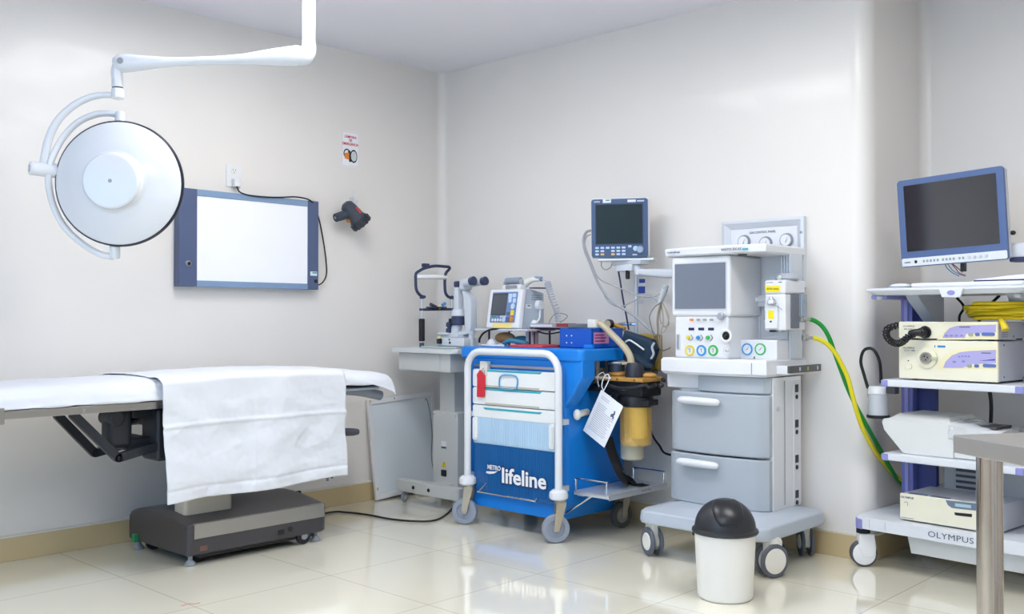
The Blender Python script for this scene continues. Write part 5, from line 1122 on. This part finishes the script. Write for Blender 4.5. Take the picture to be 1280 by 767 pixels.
for k, P in enumerate(([(827, 376), (823, 395), (822, 420), (818, 440), (812, 449)], [(826, 378), (829, 398), (826, 420), (825, 440), (816, 452)], [(828, 377), (833, 390), (836, 404), (830, 408), (825, 398), (826, 383)], [(826, 378), (818, 384), (812, 395), (814, 408), (817, 420), (818, 436)], [(829, 380), (836, 396), (832, 412), (826, 416)], [(826, 376), (821, 400), (824, 430), (821, 450), (813, 455)], [(823, 436), (828, 438), (835, 436), (838, 434)])):
    b = B(); b.tube([mc(x, y, -.23 + .012 * (k % 3)) for x, y in P], .0034, 6, 6); b.out('lead', cbz if k % 3 else mat('dark beige lead', '857d6e', .5) if 'dark beige lead' not in MATS else MATS['dark beige lead'], ld)
# ------------------------------------------------------------------ waste bin
BC = (2.785, -.985)
t = thing('waste_bin', 'white plastic waste bin with a black swing dome lid on the tiled floor', 'waste bin', (BC[0], BC[1], 0))
BM = Matrix.Translation((BC[0], BC[1], 0))
binm = mat('bin white plastic', 'eceae4', .35)
b = B(); b.lathe([(0, .001), (.104, .001), (.110, .006), (.1125, .014), (.121, .20), (.1245, .268), (.128, .272), (.128, .28), (.122, .28), (.118, .2), (.108, .012), (0, .008)], 56, BM); b.out('bucket', binm, t)
bl = mat('matte black lid', '2a2b30', .38)
b = B(); b.lathe([(.118, .272), (.133, .268), (.136, .274), (.134, .282), (.124, .288)] + [(.124 * math.cos(R(a)), .288 + .118 * math.sin(R(a))) for a in range(6, 91, 6)], 56, BM); ld_ = b.out('dome_lid', bl, t)
# swinging flap
bm2 = B()
secs = []
flap_dir = R(-50)
for i in range(15):
    el = R(14 + 62 * i / 14); row = []
    for k in range(19):
        az = -1 + 2 * k / 18; wz = .56 * math.sqrt(max(.02, 1 - ((i - 8.5) / 9.5) ** 2)) + .12
        a_ = flap_dir + az * wz / max(.35, math.cos(el)) * .8
        r_ = 1.05 - .03 * (abs(az) ** 8)
        row.append((BC[0] + .124 * r_ * math.cos(el) * math.cos(a_), BC[1] + .124 * r_ * math.cos(el) * math.sin(a_), .288 + .118 * r_ * math.sin(el)))
    secs.append(row)
bm2.loft(secs, False, None, False); fo = bm2.out('swing_flap', mat('black flap', '1d1e22', .32), t, ang=60)
md = fo.modifiers.new('thick', 'SOLIDIFY'); md.thickness = .004; md.offset = -1
# ------------------------------------------------------------------ endoscopy trolley (frame: x along its front, -y to the viewer)
TR = frame((2.978, -.144, 0), -5)
def T(px, py, y): return on(px, py, 1, y, TR)
tw = mat('trolley white enamel', 'd8dce2', .35); tl = mat('trolley lavender', '8e8fcb', .4); tlc = mat('trolley column blue', '6a72b4', .4); tld = mat('trolley deep blue', '3c4580', .45)
t = thing('endoscopy_trolley', 'white wheeled equipment trolley with lavender corners and columns at the right', 'trolley', (2.978, -.144, 0), -5)
b = B(TR); b.prism(rr(.90, .60, .05, 6, .42, .30), .182, .236, .012); b.out('base_shelf', tw, t)
q0, q1 = T(1160, 666, -.0005), T(1217, 674, -.0005)
text('OLYMPUS', 'lettering', gray_txt, t, fxz(TR, (q0.x + q1.x) / 2, -.0006, .2095), width=(q1.x - q0.x), height=.025, bold=0, spacing=1.05)
for x in (.13, .055):
    b = B(TR); b.box(x, x + .0015, -.0006, .002, .19, .23); b.out('shelf_seam', mgrey, t)
for sx in (0, 1):
    for sy in (0, 1):
        cx, cy = (-.03 + .05 if not sx else .87 - .05), (.05 if not sy else .55)
        a0 = {(0, 0): 180, (1, 0): 270, (1, 1): 0, (0, 1): 90}[(sx, sy)]
        P = [(cx + .053 * math.cos(R(a0 + 10 * k)), cy + .053 * math.sin(R(a0 + 10 * k))) for k in range(10)] + [(cx + .03 * math.cos(R(a0 + 10 * k)), cy + .03 * math.sin(R(a0 + 10 * k))) for k in range(9, -1, -1)]
        b = B(TR); b.prism(P, .178, .226, .006); b.out('corner_bumper', tl, t)
wh = mat('castor white', 'e9eaec', .35); tyr = mat('castor tyre', '50535b', .5)
for x, y, a_ in ((.0, .045, -52), (.84, .045, -50), (.03, .55, -30), (.84, .55, -40)):
    p = TR @ Vector((x, y, 0)); caster(t, (p.x, p.y), .06, .05, a_, wh, tyr, wh, .165, 'single', .86)
    b = B(TR); b.cyl((x, y, .155), (x, y, .183), .031, seg=22); b.out('castor_collar', rubber, t)
# columns
for x in (.055, .735):
    b = B(TR); b.box(x, x + .06, .30, .36, .236, 1.25, .008); b.out('column', tlc, t)
    b = B(TR); b.box(x + .02, x + .04, .294, .302, .25, 1.24, .004); b.out('column_rib', tl, t)
    b = B(TR); b.box(x + .06 if x < .4 else x - .09, x + .15 if x < .4 else x, .345, .375, .3, 1.2, .003); b.out('cable_channel', tld, t)
# shelves
def shelf_(z0, z1, xx0=.112, xx1=.724):
    b = B(TR); b.prism(rr(xx1 - xx0, .42, .02, 4, (xx0 + xx1) / 2, .215), z0, z1, .006); s_ = b.out('shelf', tw, t)
    for x0, x1 in ((xx0 - .004, xx0 + .036), (xx1 - .036, xx1 + .004)):
        b = B(TR); b.prism(rr(x1 - x0, .07, .012, 4, (x0 + x1) / 2, .037), z0 - .001, z1 - .003, .004); b.out('corner_cap', tl, s_)
shelf_(.84, .872); shelf_(.507, .54)
# top shelf
b = B(TR); b.loft([sec(.085, .76, -.03, .44, 1.252, .04), sec(.06, .785, -.045, .45, 1.266, .05), sec(.05, .795, -.05, .455, 1.272, .05), sec(.05, .795, -.05, .455, 1.28, .05), sec(.065, .78, -.035, .44, 1.284, .04)]); tp = b.out('top_shelf', tw, t)
b = B(TR); P = [T(1174, 360, -.05), T(1205, 360, -.05), T(1201, 371.5, -.05), T(1178, 371.5, -.05)]; b.prism([(p.x, p.z) for p in P], 0, .014, .004, face((0, -.045, 0), (1, 0, 0), (0, 0, 1))); tb_ = b.out('front_tab', tw, tp)
q = T(1188.5, 365.5, -.06); b = B(TR); b.lathe([(0, 0), (.017, 0), (.016, .002), (0, .002)], 28, face((q.x, -.0595, q.z), (1, 0, 0), (0, 0, 1)) @ Matrix.Diagonal((1, .6, 1, 1))); b.out('oval_badge', lav, tb_)
for x in (.065, .745):
    b = B(TR); b.box(x - .01, x + .07, .02, .3, 1.235, 1.254, .006); b.out('shelf_end', tl, t)
b = B(TR); b.box(.068, .125, .16, .28, 1.28, 1.30, .006); b.out('end_block', tl, t)
for x in (.10, .70):
    b = B(TR); b.cyl((x, .02, 1.232), (x, .02, 1.25), .014, seg=16, bev=.004); b.out('shelf_foot', lgrey, t)
for x in (.18, .62):
    b = B(TR); b.prism([(.10, 1.253), (.36, 1.253), (.36, 1.12), (.29, 1.12), (.13, 1.225)], x, x + .06, .003, face((0, 0, 0), (0, 1, 0), (0, 0, 1))) ; b.out('shelf_bracket', lgrey, t)
# rear cover with isolating transformer below
b = B(TR); b.box(.24, .62, .34, .44, .30, .49, .01); xf = b.out('transformer_cover', mat('grey sheet metal', 'aeb0b3', .45), t)
for k in range(5):
    b = B(TR); b.box(.30, .42, .336, .341, .34 + k * .026, .352 + k * .026, .001); b.out('vent_slot', dgrey, xf)
b = B(TR); b.prism([(.22, .095), (.70, .095), (.72, .183), (.20, .183)], -.42, -.06, .006, face((0, 0, 0), (1, 0, 0), (0, 0, 1))); b.out('lower_box', mat('pale grey box', 'd4d6d6', .45), t)
# ---- monitor on top
MT = TR @ Matrix.Translation((.39, .10, 1.585)) @ Matrix.Rotation(R(-2), 4, 'Z') @ Matrix.Rotation(R(2.0), 4, 'Y').inverted() @ Matrix.Rotation(R(2.5), 4, 'X')
MTP = MT @ face((0, 0, 0), (1, 0, 0), (0, 0, 1))
m_ = thing('endoscopy_monitor', 'blue grey framed flat monitor on an arm above the trolley', 'monitor', tuple(MT.translation), -7)
mw, mh = .476, .396
b = B(MT); b.box(-mw / 2 + .004, mw / 2 - .004, .004, .05, -mh / 2 + .004, mh / 2 - .004, .012, 3); b.box(-.12, .12, .04, .085, -.12, .1, .015, 3); b.out('housing', lgrey, m_)
b = B(MTP); b.prism(rr(mw, mh, .012, 5), -.008, .006, .004); fz = b.out('bezel', mat('periwinkle bezel', '4f648f', .4), m_)
b = B(MTP); b.prism(rr(mw - .006, .036, .006, 4, 0, -mh / 2 + .022), .004, .0085, .002); st_ = b.out('control_strip', mat('pale control strip', 'd6dcdf', .4), m_)
b = B(MTP); b.prism(rr(.415, .30, .002, 2, .0, .022), .005, .0075, .0006); b.out('screen', screen_g, m_)
b = B(MTP); b.prism(rr(.012, .013, .002, 2, -.168, -mh / 2 + .022), .008, .0095); b.out('power_sensor', black, st_)
b = B(MTP); b.box(-.222, -.193, -mh / 2 + .019, -mh / 2 + .024, .0085, .009); b.out('maker_print', gray_txt, st_)
for k, x in enumerate([-.13, -.114, -.098, -.082, -.066, -.042, -.026, -.010, .006, .032, .048]):
    b = B(MTP); b.prism(rr(.0095, .011, .002, 2, x, -mh / 2 + .022), .008, .0105, .0006); b.out('key', mgrey, st_)
for x in (.074, .098, .123, .148):
    b = B(MTP); b.cyl((x, -mh / 2 + .0225, .008), (x, -mh / 2 + .0225, .013), .0075, seg=18, bev=.001); b.out('dial', alu, st_)
# arm at the right of the monitor
b = B(TR); b.box(.60, .86, .17, .24, 1.405, 1.47, .012); b.box(.40, .62, .17, .22, 1.42, 1.45, .008); b.out('monitor_arm', tw, m_)
b = B(TR); b.box(.61, .84, .16, .235, 1.388, 1.406, .006); b.out('arm_underside', navy, m_)
b = B(TR); b.cyl((.80, .21, 1.285), (.80, .21, 1.41), .03, seg=20); b.out('arm_post', tw, m_)
b = B(TR); b.ball((.635, .14, 1.51), .01, 1.2, 1, 1); b.tube([(.6, .16, 1.508), (.635, .14, 1.51)], .004, 6); b.out('arm_knob', black, m_)
wires = ((mat('blue wire', '3f6fa0', .5), [(1181, 329), (1184, 335), (1191, 341), (1199, 345)]), (mat('red wire', 'a0405a', .5), [(1189, 329), (1195, 336), (1199, 341), (1207, 344)]), (mat('teal wire', '4e8f9a', .5), [(1184, 329), (1191, 338), (1200, 343), (1207, 345)]), (dgrey, [(1190, 329), (1196, 334), (1203, 340)]))
for wm, P in wires:
    b = B(TR); b.tube([T(x, y, .13) for x, y in P], .0022, 6, 5); b.out('signal_wire', wm, m_)
b = B(TR); q = T(1204, 333, .13); b.box(q.x - .01, q.x + .01, .12, .145, q.z - .022, q.z + .02, .004); b.out('cable_plug', black, m_)
# ---- keyboard on the top shelf
k_ = thing('keyboard', 'white keyboard with a dark slot lying on the top shelf of the trolley', 'keyboard', tuple(TR @ Vector((.45, .12, 1.285))), -5)
b = B(TR); b.prism(rr(.48, .20, .02, 4, .49, .10), 1.2845, 1.303, .006); b.out('keyboard_body', white_m, k_)
b = B(TR); b.loft([[(x, y, z) for x, y, z in [(.46, .12, 1.303), (.72, .12, 1.303), (.72, .20, 1.303), (.46, .20, 1.303)]], [(x, y, z) for x, y, z in [(.49, .13, 1.318), (.70, .13, 1.335), (.70, .20, 1.335), (.49, .20, 1.322)]]]); b.out('raised_back', white_m, k_)
b = B(TR); b.box(.48, .69, .1165, .122, 1.306, 1.313, .001); b.out('dark_slot', mat('navy slot', '2b315c', .4), k_)
mo = B(TR); mo.ball((.20, .02, 1.2935), .04, 1.2, .8, .27); mo = mo.out('computer_mouse', white_m, None, label='small white computer mouse at the left end of the trolley top shelf', category='mouse')
# ---- processor units
def unit(nm, lb, cat, x0, x1, y0, y1, z0, z1, feet=True):
    u = thing(nm, lb, cat, tuple(TR @ Vector(((x0 + x1) / 2, (y0 + y1) / 2, z0))), -5)
    b = B(TR); b.box(x0 + .004, x1 - .002, y0 + .004, y1, z0 + .008, z1, .004); b.out('case', mat('unit case grey', 'c6c9d2', .4) if 'unit case grey' not in MATS else MATS['unit case grey'], u)
    b = B(TR); b.box(x0, x1, y0 - .006, y0 + .012, z0 + .006, z1 + .001, .005); f_ = b.out('front_panel', cream, u)
    for x in (x0 + .05, x1 - .05):
        for y in (y0 + .05, y1 - .05):
            b = B(TR); b.cyl((x, y, z0 + .0005), (x, y, z0 + .01), .014, seg=14); b.out('foot', rubber, u)
    return u, f_
UY = .045
FP = TR @ face((0, UY - .006, 0), (1, 0, 0), (0, 0, 1))
def fpt(px, py): q = T(px, py, UY - .006); return (q.x, q.z)
u1, f1 = unit('light_source', 'cream light source unit with a black coiled cable plugged in, stacked on another unit', 'light source', .178, .612, UY, .44, 1.052, 1.132)
u2, f2 = unit('video_processor', 'cream video processor with a round socket, lower of the two stacked units', 'video processor', .178, .612, UY, .44, .8725, 1.0505)
def poly(f_, nm, P, m, d0=.0, d1=.0012):
    b = B(FP); b.prism([fpt(*p) for p in P], d0, d1); return b.out(nm, m, f_)
poly(f1, 'print_border', [(1171, 424.5), (1176, 418), (1184, 410), (1194, 405.5), (1246, 404), (1246, 424)], mat('cream yellow print', 'e6dfb6', .5), 0, .0006)
poly(f1, 'lavender_print', [(1178, 422), (1181, 416), (1187, 410), (1196, 407), (1245, 405.5), (1245, 415), (1230, 416), (1208, 417), (1206, 422)], lav_p)
poly(f2, 'print_border', [(1170, 461), (1174, 452), (1182, 443), (1194, 437), (1208, 434.5), (1247, 433), (1247, 461)], MATS['cream yellow print'], 0, .0006)
poly(f2, 'lavender_print', [(1179, 459.5), (1182, 452), (1190, 444), (1200, 440), (1212, 438.5), (1245, 437), (1245, 453.5), (1216, 455), (1203, 459.5)], lav_p)
def pill(f_, px, py, w, h, m, nm='key'):
    x, z = fpt(px, py); b = B(FP); b.prism(rr(w, h, h * .48, 5, x, z), .0008, .0035, .001); return b.out(nm, m, f_)
bkey = mat('slate blue key', '5b6fae', .4); gkey = mat('sage key', '9ca98c', .4); lkey = mat('pale lavender key', '8487c0', .4)
for (f_, yy) in ((f1, 418.0), (f2, 457.3)):
    pill(f_, 1213.5 if f_ is f1 else 1212, yy, .021, .014, gkey); pill(f_, 1222 if f_ is f1 else 1221, yy - .2, .02, .014, bkey); r_ = pill(f_, 1235.5 if f_ is f1 else 1237, yy - .5, .055, .014, bkey)
for k in range(4): pill(f1, 1183 + 6.4 * k, 419.2, .013, .007, lkey)
for px, py in ((1193, 452), (1204.5, 451.5)): pill(f2, px, py, .014, .008, lkey)
for px, py in ((1199, 445.5), (1203, 445), (1207, 445), (1211, 445)): pill(f2, px, py, .008, .006, lkey)
for f_, a_, w_ in ((f1, (1206, 408.5), .045), (f2, (1233, 441), .04)):
    x, z = fpt(*a_); b = B(FP); b.box(x - w_ / 2, x + w_ / 2, z - .002, z + .002, .0012, .0018); b.out('panel_print', gray_txt, f_)
x, z = fpt(1223, 450.8); x2, z2 = fpt(1244, 449.5); b = B(FP); b.prism([(x, z), (x2, z2 - .003), (x2, z2 + .004)], .0012, .0018); b.out('scale_print', MATS['royal blue print'], f2)
for f_, y1_, y2_, s2 in ((f1, 407.5, 411.2, 'EVIS EXERA II'), (f2, 434.5, 437.8, 'CLV-180')):
    x, z = fpt(1136 if f_ is f1 else 1136, y1_); text('OLYMPUS', 'lettering', gray_txt, f_, FP @ Matrix.Translation((x, z, .0005)), width=.052, height=.007)
    x, z = fpt(1137, y2_); text(s2, 'lettering', gray_txt, f_, FP @ Matrix.Translation((x, z, .0005)), width=.05, height=.006)
x, z = fpt(1159, 447); b = B(FP); b.lathe([(0, 0), (.047, 0), (.045, .007), (.036, .01), (0, .01)], 36, Matrix.Translation((x, z, 0))); sk = b.out('light_guide_socket', mat('ivory socket', 'e3dfc6', .4), f2)
b = B(FP); b.ring(.026, .018, .01, .018, 30, Matrix.Translation((x, z, 0))); b.out('socket_ring', mat('socket steel', 'a8a59c', .3, metal=.6), sk)
b = B(FP); b.cyl((x, z, .01), (x, z, .0135), .0185, seg=26); b.out('socket_face', mat('socket grey', '8a8783', .4), sk)
for dx, dz in ((-.006, .006), (.007, .002), (-.001, -.008)):
    b = B(FP); b.cyl((x + dx, z + dz, .0135), (x + dx, z + dz, .015), .0032, seg=10); b.out('socket_hole', black, sk)
b = B(FP); b.prism(rr(.034, .014, .006, 4, x + .034, z - .002), .006, .016, .003); b.out('release_latch', mat('pale sage latch', 'b9c29b', .4), sk)
for px, py in ((1136, 457.5),):
    x, z = fpt(px, py); b = B(FP); b.prism(rr(.03, .022, .009, 5, x, z), 0, .005, .002); b.out('power_switch', cream, f2)
x, z = fpt(1135.5, 450.5); b = B(FP); b.cyl((x, z, 0), (x, z, .001), .003, seg=10); b.out('power_mark', ink, f2)
x, z = fpt(1176.5, 433); b = B(FP); b.box(x - .016, x + .018, z - .004, z + .005, 0, .001); b.box(x - .03, x - .026, z - .006, z + .006, 0, .001); b.out('blue_sticker', mat('bright blue sticker', '2f86c8', .5), f2)
for k in range(6):
    b = B(TR); b.box(.6115, .6125, .08, .14, 1.068 + k * .009, 1.0715 + k * .009); b.out('vent_slot', mgrey, u1)
for y, z in ((.2, 1.07), (.1, 1.035), (.1, .9), (.3, .89)):
    b = B(TR); b.cyl((.6115, y, z), (.613, y, z), .004, seg=10); b.out('case_screw', gray_txt, u1 if z > 1.05 else u2)
# coiled cable and connector on the light source
x, z = fpt(1157, 415)
b = B(FP); b.cyl((x, z, 0), (x, z, .012), .028, seg=28, bev=.004); b.cyl((x, z, .01), (x - .01, z, .035), .023, .02, 24, .004); b.tube([(x - .006, z, .03), (x - .03, z - .002, .045), (x - .05, z - .006, .05)], lambda u: .018 - .005 * u, 14, 4); b.out('cable_connector', black, u1)
A = smooth_path([fpt(1150, 417) + (.05,), fpt(1143, 420) + (.055,), fpt(1136, 426) + (.05,), fpt(1128, 429) + (.045,), fpt(1119, 426) + (.04,), fpt(1113, 419) + (.035,), fpt(1112, 411) + (.02,), fpt(1117, 407) + (-.02,), fpt(1124, 405) + (-.06,)], 40)
P = []; n_ = 620
for i in range(n_ + 1):
    u = i / n_; k = u * (len(A) - 1); k0 = min(len(A) - 2, int(k)); p = A[k0].lerp(A[k0 + 1], k - k0); tg = (A[min(k0 + 2, len(A) - 1)] - A[max(k0 - 1, 0)]).normalized(); sx = tg.cross(Vector((0, 0, 1))).normalized(); sy = tg.cross(sx)
    P.append(p + (sx * math.cos(u * 2 * math.pi * 21) + sy * math.sin(u * 2 * math.pi * 21)) * .0125)
b = B(FP); b.tube(P, .0042, 6, smooth=False); b.out('coiled_cable', black, u1)
# lower processor
u3, f3 = unit('image_recorder', 'cream recorder unit with a small display standing on the trolley base shelf', 'recorder', .17, .604, .065, .50, .2365, .358)
UY3 = .065 - .006; FP3 = TR @ face((0, UY3, 0), (1, 0, 0), (0, 0, 1))
def f3t(px, py): q = T(px, py, UY3); return (q.x, q.z)
def poly3(nm, P, m, d0=0, d1=.0015, par=None):
    b = B(FP3); b.prism([f3t(*p) for p in P], d0, d1); return b.out(nm, m, par or f3)
dpn = poly3('display_panel', [(1182, 624.5), (1249, 632), (1249, 641), (1190, 634.5), (1185, 631)], mat('slate display panel', '6b7a90', .35))
poly3('lcd', [(1194, 628.5), (1214, 631), (1214, 635), (1194, 632.5)], mat('pale teal lcd', 'a8c6cd', .3), .0015, .002, dpn)
poly3('disc_slot', [(1193, 640), (1215, 642), (1215, 646), (1194, 643.5)], black)
x, z = f3t(1134, 621.5); text('OLYMPUS', 'lettering', gray_txt, f3, FP3 @ Matrix.Translation((x, z, .0005)), width=.06, height=.009, bold=.03)
b = B(FP3); x, z = f3t(1133, 628); b.tube([(x - .01, z, .0006), (x + .004, z + .004, .0006), (x + .006, z - .012, .0006)], .001, 4); b.out('logo_mark', gray_txt, f3)
x, z = f3t(1134, 647); b = B(FP3); b.box(x - .03, x + .03, z - .001, z + .001, 0, .0006); b.out('print_line', gray_txt, f3)
for x0 in (.20, .30):
    b = B(TR); b.box(x0, x0 + .085, .075, .10, .3582, .3605, .001); b.out('top_key', slate, u3)
# ---- printer in plastic on the third shelf
pr = thing('printer', 'white printer partly wrapped in clear plastic on the lower trolley shelf', 'printer', tuple(TR @ Vector((.25, .15, .5405))), -5)
pm = mat('printer white', 'd9dbd9', .4)
def ps(y, g=0): return [(x, y, z) for x, z in [(.19 + g, .542), (.42, .542), (.42, .675), (.40, .69), (.10 + g, .69 - g * .3), (.09 + g, .675), (.10 + g, .64)]]
b = B(TR); b.loft([ps(.045, .006), ps(.052, 0), ps(.34, 0), ps(.36, .02)]); b.out('printer_body', pm, pr)
b = B(TR); b.loft([[(.12, .06, .69), (.40, .06, .69), (.40, .34, .69), (.12, .34, .69)], [(.15, .10, .715), (.38, .10, .712), (.38, .33, .712), (.15, .33, .715)]]); b.out('printer_lid', pm, pr)
b = B(TR); b.box(.405, .60, .06, .30, .6, .672, .01); b.box(.405, .58, .055, .3, .542, .6, .006); b.out('paper_tray', pm, pr)
b = B(TR); b.box(.46, .58, .10, .26, .672, .684, .003); b.out('tray_opening', dgrey, pr)
plm = mat('clear plastic wrap', 'eef1f4', .12, alpha=.4, bump=.5, bscale=14, ior=1.2)
def wrap(v, u):
    x = .40 + .215 * u; y = .035 + .26 * v
    z = .69 - .03 * u + .012 * noise.noise(Vector((x * 22, y * 22, 1))) + .006
    if v < .3: k = 1 - v / .3; y = .046 - .006 * k + .006 * noise.noise(Vector((x * 30, k * 4, 2))); z = .696 - .03 * u - .07 * k
    return TR @ Vector((x, y, z))
wo = grid('plastic_wrap', wrap, [k / 20 for k in range(21)], [k / 24 for k in range(25)], plm, .0015)
wo.parent = pr; wo.matrix_parent_inverse = W[pr.name].inverted()
# ---- yellow cable coil
yc = thing('cable_coil', 'yellow cable wound in a flat coil on top of the light source unit', 'cable', tuple(TR @ Vector((.55, .2, 1.134))), -5)
random.seed(21)
P = []
for k in range(7 * 9 + 1):
    a_ = k / 9 * 2 * math.pi; r_ = 1 + random.uniform(-.24, .14)
    P.append(TR @ Vector((.575 + (.15 * r_) * math.cos(a_), .19 + .10 * r_ * math.sin(a_), 1.143 + .0095 * (k / 9) + random.uniform(-.003, .008))))
b = B(); b.tube(P, .0075, 8, 5); b.out('cable_loops', yellow, yc)
b = B(TR); b.tube([(.60, .09, 1.15), (.62, .06, 1.135), (.634, .05, 1.115), (.64, .045, 1.10)], lambda u: .009 + .007 * u, 10, 4); b.out('plug_end', yellow, yc)
# ---- bottle with its tube
wb = thing('water_bottle', 'clear water bottle with a black tube hanging on the left of the trolley', 'bottle', tuple(TR @ Vector((.045, .1, .69))), -5)
bm_ = Matrix.Translation((.047, .10, 0))
b = B(TR); b.lathe([(0, .692), (.046, .692), (.047, .70), (.043, .795), (.038, .80), (.037, .795), (.041, .70), (0, .698)], 32, bm_); b.out('bottle', mat('frosted bottle', 'e3e8ee', .25, alpha=.5), wb)
b = B(TR); b.cyl((.047, .10, .70), (.047, .10, .745), .039, seg=28); b.out('water', mat('bottle water', 'b9c5d2', .1, alpha=.6), wb)
b = B(TR); b.cyl((.047, .10, .795), (.047, .10, .832), .045, .042, 30, .004); b.box(.0, .02, .085, .115, .80, .825, .004); b.out('cap', white_m, wb)
b = B(TR); b.cyl((.047, .10, .685), (.047, .10, .70), .052, seg=30, bev=.003); b.out('base_ring', black, wb)
b = B(TR); b.box(.09, .135, .09, .13, .80, .835, .003); b.out('hanger', dgrey, wb)
b = B(TR); b.tube([T(1085, 485, .08), T(1080, 468, .08), T(1076, 452, .08), T(1079, 439, .08), T(1086, 435, .08), T(1093, 438, .08), T(1099, 450, .09), T(1101, 465, .11), T(1101, 478, .14)], .0072, 10, 6); b.out('tube', black, wb)
b = B(TR); q = T(1085.5, 488, .08); b.cyl((q.x, .08, q.z + .012), (q.x, .08, q.z - .03), .006, .004, 12); b.out('tube_tip', chrome, wb)
# ---- loose cables behind the units
def bc(nm, lb, P, r=.006, m=black):
    b = B(TR); b.tube(P, r, 8, 6); return b.out(nm, m, None, label=lb, category='cable')
bc('cable', 'black cable hanging under the trolley top shelf beside the left bracket', [(.28, .40, 1.245), (.30, .43, 1.2), (.27, .45, 1.15), (.28, .45, 1.05), (.28, .46, .9)])
bc('cable', 'black cable running slantwise under the trolley top shelf near the yellow coil', [(.46, .43, 1.25), (.40, .455, 1.2), (.36, .46, 1.14), (.33, .47, 1.05), (.31, .47, .9)], .007)
bc('cable', 'black cable falling straight behind the printer', [(.40, .45, .86), (.41, .46, .75), (.405, .46, .6), (.41, .46, .45)], .009)
bc('cable', 'left one of two crossing black cables behind the shelf at the right edge', [(.71, .40, .84), (.70, .42, .75), (.64, .44, .65), (.62, .45, .56)])
bc('cable', 'right one of two crossing black cables behind the shelf at the right edge', [(.70, .41, .84), (.71, .43, .75), (.73, .45, .65), (.74, .46, .56)])
bc('corrugated_tube', 'black corrugated tube coiled at the rear of the trolley base', [(.62, .42, .33), (.70, .44, .42), (.80, .43, .42), (.83, .42, .33), (.76, .43, .28), (.66, .44, .30)], .03, mat('black corrugated plastic', '2d2e31', .45))
bc('power_lead', 'black power lead looping under the trolley base shelf', [(.10, .30, .182 - .012), (.12, .28, .13), (.18, .27, .09), (.16, .34, .05), (.08, .45, .012), (.2, .52, .01), (.5, .56, .01)], .0075)
bc('floor_lead', 'thin brown lead lying on the floor below the trolley', [(.28, .50, .008), (.42, .40, .008), (.5, .47, .008), (.62, .38, .008), (.8, .42, .008)], .004, mat('brown lead', '7a6a55', .5))
# ------------------------------------------------------------------ stainless table in the foreground
s_ = thing('steel_table', 'brushed stainless steel table corner and round leg in the right foreground', 'table', (4.45, -2.1, 0), -33)
ST = Matrix.Translation((4.177, -2.37, 0)) @ Matrix.Rotation(R(-33), 4, 'Z')
sst = mat('stainless sheet', 'bcb8b4', .3, metal=.8, bump=.03, bscale=120, stretch=(2, 40, 2), var=.05, vscale=4)
sst2 = mat('stainless tube', 'b9b2ab', .14, metal=1)
b = B(ST); b.prism(rr(1.1, .62, .006, 3, .55, .31), .862, .90, .003, None); b.out('table_top', sst, s_)
for x, y in ((.052, .05), (1.05, .05), (.052, .57), (1.05, .57)):
    b = B(ST); b.cyl((x, y, .02), (x, y, .865), .026, seg=36); lg = b.out('leg', sst2, s_)
    b = B(ST); b.cyl((x, y, .0005), (x, y, .022), .029, seg=24, bev=.004); b.out('foot_cap', rubber, lg)
b = B(ST); b.cyl((.052, .05, .3), (.052, .57, .3), .012); b.cyl((1.05, .05, .3), (1.05, .57, .3), .012) ; b.cyl((.052, .31, .3), (1.05, .31, .3), .012); b.out('stretcher', sst2, s_)
